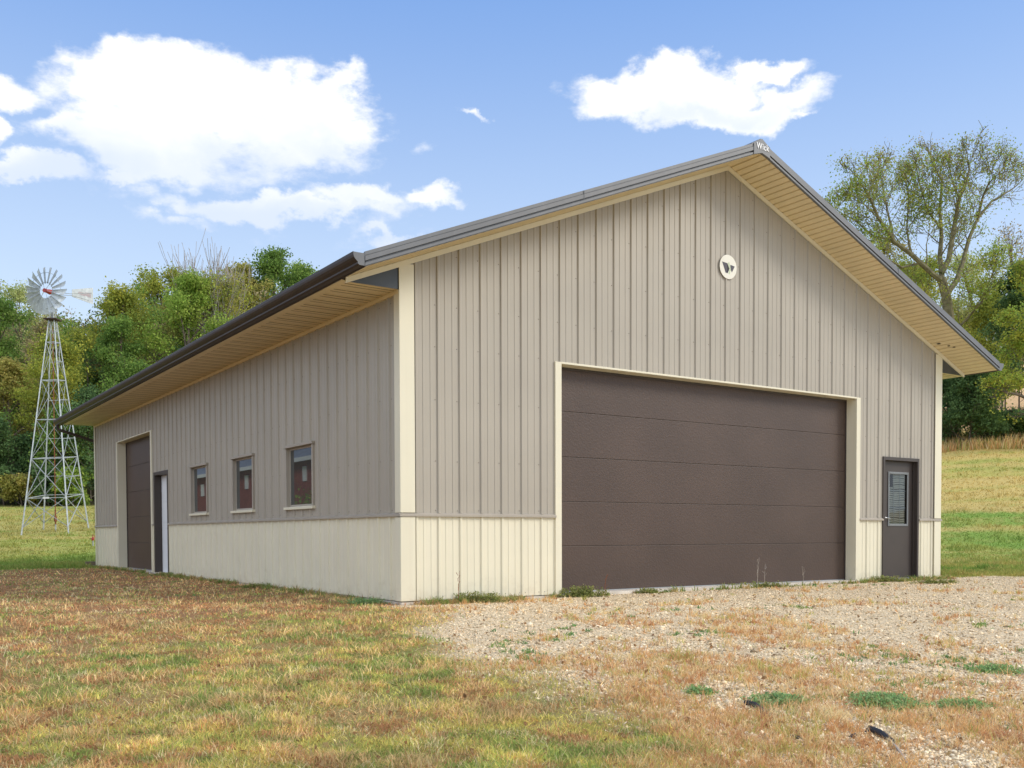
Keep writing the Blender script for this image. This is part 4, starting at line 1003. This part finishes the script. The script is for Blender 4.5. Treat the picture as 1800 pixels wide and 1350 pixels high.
mb.build('trunk', M['bark'], root); Lf = Leafs(35)
for p, l in tips:
    v_ = at(1800, 690, DO)[2]
    if rng.uniform() < (.5 if p[2] > v_+1 else .12): Lf.clump(p, (.7,.7,.45), int(rng.uniform(14, 34)), .40, PAL['yellow' if rng.uniform() < .6 else 'bright'])
Lf.build('crown', M['leaf'], root)
for i, (u, v, dp, w, pal, lab, n) in enumerate((
    (1700, 652, 176, 118, 'dark', 'dense dark green bush standing right of the barn corner', 26000),
    (1660, 660, 180, 90, 'dark', 'dark bush half hidden behind the barn corner', 14000),
    (1775, 728, 180, 62, 'dark', 'low dark bush right of the dense bush below the boughs', 8000),
    (1812, 738, 178, 60, 'green', 'low green bush at the right edge of the photo', 7000),
    (1728, 690, 178, 60, 'green', 'mid green shrub on the right flank of the dense bush', 9000))):
    tree('shrub', u, v, dp, w, pal, lab, 'bush', seed=80+i, crown=.03, leaves=n, lsize=.30, limbs=16, clump=1.15, trunk_r=.16, sink=.4)
for i, u in enumerate((1766, 1791, 1756)):
    tree('young_tree', u, 600-i*12, 186+i*3, 34, 'yellow', ('slim young tree right of the dense bush with a straight trunk', 'slim young tree nearest the right edge with a straight trunk', 'slimmest young tree close beside the dense bush')[i], seed=90+i, crown=.55, leaves=900, lsize=.28, limbs=7, trunk_r=.22)

# ================================================================== ground cover
rg = np.random.default_rng(3)
def sample(n, d0, d1, azm=33):
    azs = YAW+np.radians(rg.uniform(-azm, azm, n)); dep = 1/rg.uniform(1/d1, 1/d0, n)
    rr = dep/np.cos(azs-YAW); x = CAM[0]+np.sin(azs)*rr; y = CAM[1]+np.cos(azs)*rr
    ok = ~((x > -.06) & (x < BW+.06) & (y > -.24*((x > 7.3) & (x < 28))-.05) & (y < BL+.06))
    ok &= ~((x > -.2) & (x < .1) & (y > 33) & (y < 48))
    return x[ok], y[ok], dep[ok]
def blades(name, x, y, h, w, col, lean, lab, cat, parent=None, mat_='blade'):
    n = len(x); z = terrain(x, y)-.015; an = rg.uniform(0, 2*np.pi, n); la = rg.uniform(0, 2*np.pi, n); ln = h*lean*rg.uniform(.1, 1.4, n)
    b = np.stack([x, y, z], 1); s_ = np.stack([np.cos(an)*w*.5, np.sin(an)*w*.5, 0*w], 1); ld = np.stack([np.cos(la)*ln, np.sin(la)*ln, h*np.sqrt(np.clip(1-(ln/h*.55)**2, .15, 1))], 1)
    m_ = b+ld*np.array([.38,.38,.6]); t_ = b+ld
    V = np.stack([b-s_, b+s_, m_+s_*.75, m_-s_*.75, t_], 1).reshape(-1, 3)
    i0 = np.arange(n)[:, None]*5
    F_ = np.concatenate([i0+np.array([[0,1,2]]), i0+np.array([[0,2,3]]), i0+np.array([[3,2,4]])])
    o = np_mesh(name, V, F_, M[mat_], np.repeat(col, 5, 0), parent)
    if not parent: tag(o, lab, cat, kind='stuff')
    return o
CB = np.array([[.64,.34,.16],[.88,.65,.32],[.62,.54,.16],[.36,.44,.12],[.90,.77,.44]])
def pick(W_):
    W_ = W_/W_.sum(1, keepdims=True); c = np.cumsum(W_, 1); r = rg.uniform(0, 1, (len(W_), 1)); return (r > c).sum(1).clip(0, W_.shape[1]-1)
# turf near the camera
x, y, dp = sample(760000, 11, 92)
g_ = gravel_mask(x, y); keep = rg.uniform(0, 1, len(x)) > g_*1.02; x, y, dp, g_ = x[keep], y[keep], dp[keep], g_[keep]
br, gr, fa, n1, n2 = turf_cols(x, y); keep = fa < .5; x, y, dp, br, gr, n1, n2 = [q[keep] for q in (x, y, dp, br, gr, n1, n2)]
bare = fbm(x, y, 1.6, 91, 4); keep = (bare > .40) | (rg.uniform(0, 1, len(x)) < .3); x, y, dp, br, gr, n1, n2, bare = [q[keep] for q in (x, y, dp, br, gr, n1, n2, bare)]
pale = sst(.56, .7, fbm(x, y, 5, 120, 3))
Wt = np.stack([.14+.55*br, .24+.1*br+.25*pale, .44*(1-br)+.10, .08+.62*gr*(1-.75*br), .05+.3*pale], 1)
n3 = vnoise(x, y, .55, 401); n4 = vnoise(x, y, .8, 402); n5 = vnoise(x, y, .45, 403)
Wt = Wt*np.stack([.1+2.2*sst(.4,.75,n3), .1+2*sst(.45,.8,n4), .1+2*sst(.35,.8,n5), .1+2.2*sst(.45,.8,1-n3), .05+2.5*sst(.6,.9,1-n4)], 1)
ci = pick(Wt); col = CB[ci]*(.72+.6*n5[:, None])*rg.uniform(.6, 1.4, (len(x), 1))*(1+.25*(n2[:, None]-.5))
h = (.065+.05*n2+.085*sst(.6,.95,n4))*rg.uniform(.5, 1.5, len(x))*(1+.25*gr); w = np.maximum(.014, dp*.00095)*rg.uniform(.6, 1.5, len(x))
blades('turf', x, y, h, w, col, 1.75, 'rough mown turf, russet brown by the barn and olive green towards the front', 'grass')
# mown lawn on the rise behind
x, y, dp = sample(420000, 50, 235)
_, _, fa, _, _ = turf_cols(x, y); s = .66*x+.75*y; keep = (fa > .4) & (s < 154) & (gravel_mask(x, y) < .3); x, y, dp = x[keep], y[keep], dp[keep]
col = far_lawn(x, y)*rg.uniform(.85, 1.35, (len(x), 1)); col = col*(1-.12)+np.array([.4,.34,.16])*.12*rg.uniform(0, 2, (len(x), 1))
blades('lawn', x, y, (.14+.3*sst(.5,.75,fbm(x, y, 1.6, 640, 3)))*rg.uniform(.5, 1.4, len(x)), dp*.0010, col, .8, 'mown green lawn rising to the trees behind the barn', 'lawn')
# tall dry grass along the top of the right slope
x, y, dp = sample(120000, 150, 215); s = .66*x+.75*y; t_ = .75*x-.66*y; e = 143+(fbm(x, y, 6, 7, 3)-.5)*5
keep = (s > e) & (s < e+13) & (t_ > -10); x, y, dp = x[keep], y[keep], dp[keep]
tc_ = np.array([[.85,.60,.27],[.70,.42,.19],[.50,.48,.15],[.9,.72,.38]])[rg.integers(0, 4, len(x))]
blades('tall_dry_grass', x, y, rg.uniform(.6, 2.6, len(x))*(.45+fbm(x, y, 5, 15, 3)), dp*.0011, tc_*rg.uniform(.75, 1.2, (len(x), 1)), .35, 'strip of tall dry tan grass below the right hand bushes', 'grass')
# gravel: individual stones lying on the sheet
x, y, dp = sample(480000, 11, 75); g_ = gravel_mask(x, y); keep = rg.uniform(0, 1, len(x)) < g_*1.1-.05+.02*(fbm(x, y, 1.5, 5) > .6); x, y, dp = x[keep], y[keep], dp[keep]
n = len(x); sz = np.maximum(rg.gamma(2.4, .0095, n), dp*.00075)*.85; sz = np.minimum(sz, .10)
oc = np.array([[1,0,0],[0,1,0],[-1,0,0],[0,-1,0],[0,0,.62],[0,0,-.62]], float)
V = oc[None]+rg.normal(0, .2, (n, 6, 3)); V = V*sz[:, None, None]*rg.uniform(.65, 1.3, (n, 1, 3)); an = rg.uniform(0, 6.28, n); cs, sn = np.cos(an)[:, None], np.sin(an)[:, None]
V = np.stack([V[..., 0]*cs-V[..., 1]*sn, V[..., 0]*sn+V[..., 1]*cs, V[..., 2]], -1)+np.stack([x, y, terrain(x, y)+sz*.18], 1)[:, None]
F_ = (np.arange(n)[:, None, None]*6+np.array([[0,1,4],[1,2,4],[2,3,4],[3,0,4],[1,0,5],[2,1,5],[3,2,5],[0,3,5]])[None]).reshape(-1, 3)
sc_ = np.array([[.84,.73,.56],[.70,.58,.43],[.94,.86,.72],[.42,.33,.23],[.80,.64,.44],[.88,.78,.62]])[rg.integers(0, 6, n)]*np.array([1.07,.99,.84])*rg.uniform(.55, 1.2, (n, 1))
gv = np_mesh('gravel', V.reshape(-1, 3), F_, M['stone'], np.repeat(sc_, 6, 0)); tag(gv, 'pale limestone gravel in front of the big brown overhead door', 'gravel', kind='stuff')
# dry tufts growing through the gravel
def tufts(name, cx, cy, dep, nb, hh, rad, cols, lean, lab, cat, parent=None, mat_='blade', wk=1.0):
    k = np.repeat(np.arange(len(cx)), nb); m = len(k); a_ = rg.uniform(0, 6.28, m); r_ = np.sqrt(rg.uniform(0, 1, m))*rad[k]
    x = cx[k]+np.cos(a_)*r_; y = cy[k]+np.sin(a_)*r_; h = hh[k]*rg.uniform(.45, 1.2, m); w = np.maximum(.013, dep[k]*.0008)*wk*rg.uniform(.7, 1.3, m)
    return blades(name, x, y, h, w, cols[k]*rg.uniform(.72, 1.25, (m, 1)), lean, lab, cat, parent, mat_)
cx, cy, dep = sample(56000, 11, 72); g_ = gravel_mask(cx, cy); pn = fbm(cx, cy, 3.2, 200, 4)
edge = 1-sst(2, 13, cx-np.interp(cy, _gl[::-1,1][np.argsort(_gl[::-1,1])], _gl[::-1,0][np.argsort(_gl[::-1,1])]))
zone = .10+.47*sst(-7, -14, cy)*(1-.35*sst(6, 22, cx+cy*.3))+.40*edge*sst(-.3, -2, cy)
pb = fbm(cx, cy, 2.4, 260, 3); prob = (sst(.62-.36*zone, .80-.36*zone, pn)*.9)*(1-.92*sst(.50, .60, pb)*sst(-4, -9, cy)*(1-.45*sst(-17, -22, cy)))+.03
keep = (g_ > .3) & (rg.uniform(0, 1, len(cx)) < prob*.95); cx, cy, dep, pn = cx[keep], cy[keep], dep[keep], pn[keep]
TC = np.array([[.74,.43,.19],[.86,.64,.32],[.60,.31,.16],[.90,.74,.42],[.56,.52,.15],[.82,.54,.25]]); tk = rg.choice(6, len(cx), p=[.24,.2,.15,.15,.12,.14])
ex = []; 
for (u, v, n_, ii) in ((1385,1290,26,4),(1395,1312,16,0),(1480,1282,40,0),(1450,1262,40,3),(1560,1322,22,0),(1590,1345,14,5),(1700,1292,40,5),(1350,1325,30,4),(1325,1268,16,2),(1515,1310,16,0),(1190,1155,16,4),(1230,1180,14,1),(1340,1180,26,4),(1610,1275,24,5),(1770,1300,30,2)):
    g_c = G(u, v); m_ = int(n_*1.3)
    for q in range(m_): ex.append((g_c[0]+rg.normal(0, .28), g_c[1]+rg.normal(0, .2), float((g_c-CAM)@FW), ii))
ex = np.array(ex); cx = np.concatenate([cx, ex[:,0]]); cy = np.concatenate([cy, ex[:,1]]); dep = np.concatenate([dep, ex[:,2]]); tk = np.concatenate([tk, ex[:,3].astype(int)])
tufts('dry_grass', cx, cy, dep, rg.integers(4, 17, len(cx)), rg.uniform(.07, .27, len(cx)), rg.uniform(.05, .22, len(cx)), TC[tk], 1.25, 'russet and straw coloured grass tufts growing through the gravel', 'grass')
# ragged growth along the foot of the walls
nb_ = 900; px_ = np.concatenate([rg.uniform(-.1, 7.4, 330), rg.uniform(7.4, 28, 130), rg.uniform(28, 36, 200), -rg.uniform(.12, .55, 620)])
py_ = np.concatenate([-rg.uniform(.12, .6, 330), -rg.uniform(.28, .7, 130), -rg.uniform(.12, .8, 200), rg.uniform(-.2, 56, 620)])
kp = fbm(px_*1.3, py_*1.3, 2.0, 500, 3) > .44; px_, py_ = px_[kp], py_[kp]; dd_ = (px_-CAM[0])*FW[0]+(py_-CAM[1])*FW[1]
tufts('wall_foot_weeds', px_, py_, dd_, rg.integers(5, 16, len(px_)), rg.uniform(.08, .36, len(px_)), rg.uniform(.06, .25, len(px_)), np.array([[.30,.36,.11],[.38,.40,.13],[.24,.32,.09],[.62,.48,.22],[.50,.33,.16]])[rg.integers(0, 5, len(px_))], 1.0, 'ragged low weeds and dry grass along the foot of the barn walls', 'weeds', wk=1.3)
# longer straws and fallen leaves over the near turf
x, y, dp = sample(26000, 11, 60); kp = (gravel_mask(x, y) < .7) & (fbm(x, y, 1.2, 610, 3) > .45) & (y < 40); x, y, dp = x[kp], y[kp], dp[kp]
blades('straws', x, y, rg.uniform(.14, .34, len(x)), np.maximum(.013, dp*.0008), np.array([[.86,.72,.42],[.70,.55,.28],[.62,.38,.18],[.52,.52,.18]])[rg.integers(0, 4, len(x))]*rg.uniform(.7, 1.2, (len(x), 1)), 1.5, 'longer straw coloured stalks lying over the near turf', 'grass')
x, y, dp = sample(2600, 11, 60); Lf = Leafs(55); P3 = np.stack([x, y, terrain(x, y)+.05], 1)
Lf.c.append(P3); Lf.sz.append(rg.uniform(.07, .16, len(x))); Lf.col.append(np.array([[.46,.26,.12],[.60,.42,.2],[.30,.18,.09]])[rg.integers(0, 3, len(x))]*rg.uniform(.7, 1.2, (len(x), 1)))
o = Lf.build('fallen_leaves', M['leaf']); tag(o, 'small dry brown leaves scattered over turf and gravel', 'leaves', kind='stuff')
# small green weeds scattered thinly through gravel and turf
cx, cy, dep = sample(30000, 11, 70); wn = fbm(cx, cy, 2.6, 300, 4); keep = (wn > .69) & (rg.uniform(0,1,len(cx)) < .45); cx, cy, dep = cx[keep], cy[keep], dep[keep]
tufts('small_weeds', cx, cy, dep, rg.integers(8, 20, len(cx)), rg.uniform(.06, .15, len(cx)), rg.uniform(.08, .22, len(cx)), np.array([[.17,.31,.11],[.22,.38,.13],[.28,.38,.10]])[rg.integers(0, 3, len(cx))], 1.3, 'small green weeds scattered through gravel and turf', 'weeds', wk=1.8)
# named weed mats and clumps
def wallclamp(c, u):
    if u > 705 and c[1] > -.5: c[1] = -.5
    if u <= 705 and c[0] > -.4: c[0] = -.4
    c[2] = float(terrain(c[0], c[1])); return c
def weed(u, v, rx, ry, n, h, pal, lab, name='weed_mat', size=.075, dens=1.0):
    c = wallclamp(G(u, v), u); root = empty(name, c); tag(root, lab, 'weeds'); Lf = Leafs(int(u)); r = np.random.default_rng(int(v)); mb = MB()
    for k in range(int(n*(.8 if name == 'weed_mat' else .62))):
        a_ = r.uniform(0, 6.28); q = math.sqrt(r.uniform(0, 1))*(.62+.45*math.sin(a_*2+u)*math.sin(a_*3+v)+.25*r.uniform()); px, py = (lat*math.cos(a_)*q*rx+fh*math.sin(a_)*q*ry)[:2]
        gz = float(terrain(c[0]+px, c[1]+py))-c[2]; hh = h*(1-.6*min(q*q, 1))*r.uniform(.2, 1.25)
        tipp = np.array([px+r.normal(0,.07), py+r.normal(0,.07), gz+hh]); mb.tube([(px*.8, py*.8, gz-.02), tipp], [.008,.005], 3, cap=False)
        for j in range(3):
            f_ = .35+.65*j/2; Lf.clump(np.array([px*.8, py*.8, gz])*(1-f_)+tipp*f_, (.05,.05,.022), 4, size*.8, pal, .35)
    mb.build('stems', mat('weed stems %s' % u, (.14,.17,.06), .8), root); Lf.build('leaves', M['leaf'], root)
WP = [(.26,.44,.18),(.34,.52,.22),(.28,.44,.14),(.44,.52,.22)]; WO = [(.30,.35,.10),(.36,.38,.13),(.24,.29,.08),(.44,.38,.16)]
weed(1548, 1240, .85, .75, 420, .18, WP, 'largest bright green weed mat in the gravel at lower right', size=.07)
weed(1370, 1234, .75, .45, 240, .13, WP, 'green weed mat beside the left black pipe')
weed(1700, 1246, .7, .38, 200, .13, WP, 'green weed mat right of the largest one')
weed(1745, 1180, .9, .5, 160, .12, WP, 'thin green weed patch at the right above the other mats')
weed(1228, 1222, .35, .25, 70, .12, WP, 'small green weed spot left of the pipe in the dry grass')
weed(800, 1056, 1.7, .35, 380, .36, WO, 'dark green weed clump against the front wainscot near the corner', 'weed_clump', .09)
weed(968, 1046, 1.5, .38, 420, .42, WO, 'weed clump at the foot of the big door left jamb', 'weed_clump', .09)
weed(1105, 1041, .8, .35, 120, .2, WO, 'small weed clump before the big door sill, nearest the left jamb', 'weed_clump', .09)
weed(1290, 1030, 2.2, .4, 220, .26, WO, 'weed fringe along the middle of the big door sill', 'weed_clump', .09)
weed(1480, 1020, 1.6, .4, 240, .3, WO, 'weed fringe below the right jamb of the big door', 'weed_clump', .09)
weed(1650, 1026, 1.6, .4, 200, .22, WO, 'weed fringe at the right corner of the gable', 'weed_clump', .09)
weed(640, 1062, 1.1, .35, 240, .22, WP, 'bluish green weeds along the side wall near the gable corner', 'weed_clump', .08)
weed(470, 1034, 1.8, .35, 240, .20, WO, 'weed fringe along the side wall below the nearest window', 'weed_clump', .09)
weed(330, 1012, 2.4, .4, 200, .20, WO, 'weed fringe along the side wall beside the white door', 'weed_clump', .09)
# a few tall seed stalks by the walls
for i, (u, v, h_) in enumerate(((757,1056,1.3),(971,1040,.95),(1262,1030,1.5),(1285,1030,1.2),(1355,1027,1.0))):
    c = wallclamp(G(u, v), u); r = random.Random(i); mb = MB().tube([c+[0,0,-.05], c+[r.uniform(-.05,.05),0,h_*.5], c+[r.uniform(-.15,.15),0,h_]], [.012,.010,.006], 4)
    for k in range(6): mb.tube([c+[0,0,h_*(.4+.09*k)], c+[r.uniform(-.12,.12), r.uniform(-.1,.1), h_*(.5+.09*k)]], [.007,.012], 3)
    tag(mb.build('seed_stalk', M['rust'] if i < 2 else M['greywood']), ('thin brown seed stalk before the front wainscot near the corner','thin brown seed stalk at the big door left jamb','tallest dry stalk before the middle of the big door','dry stalk just right of the tallest one before the big door','short dry stalk right of the middle of the big door')[i], 'stalk')
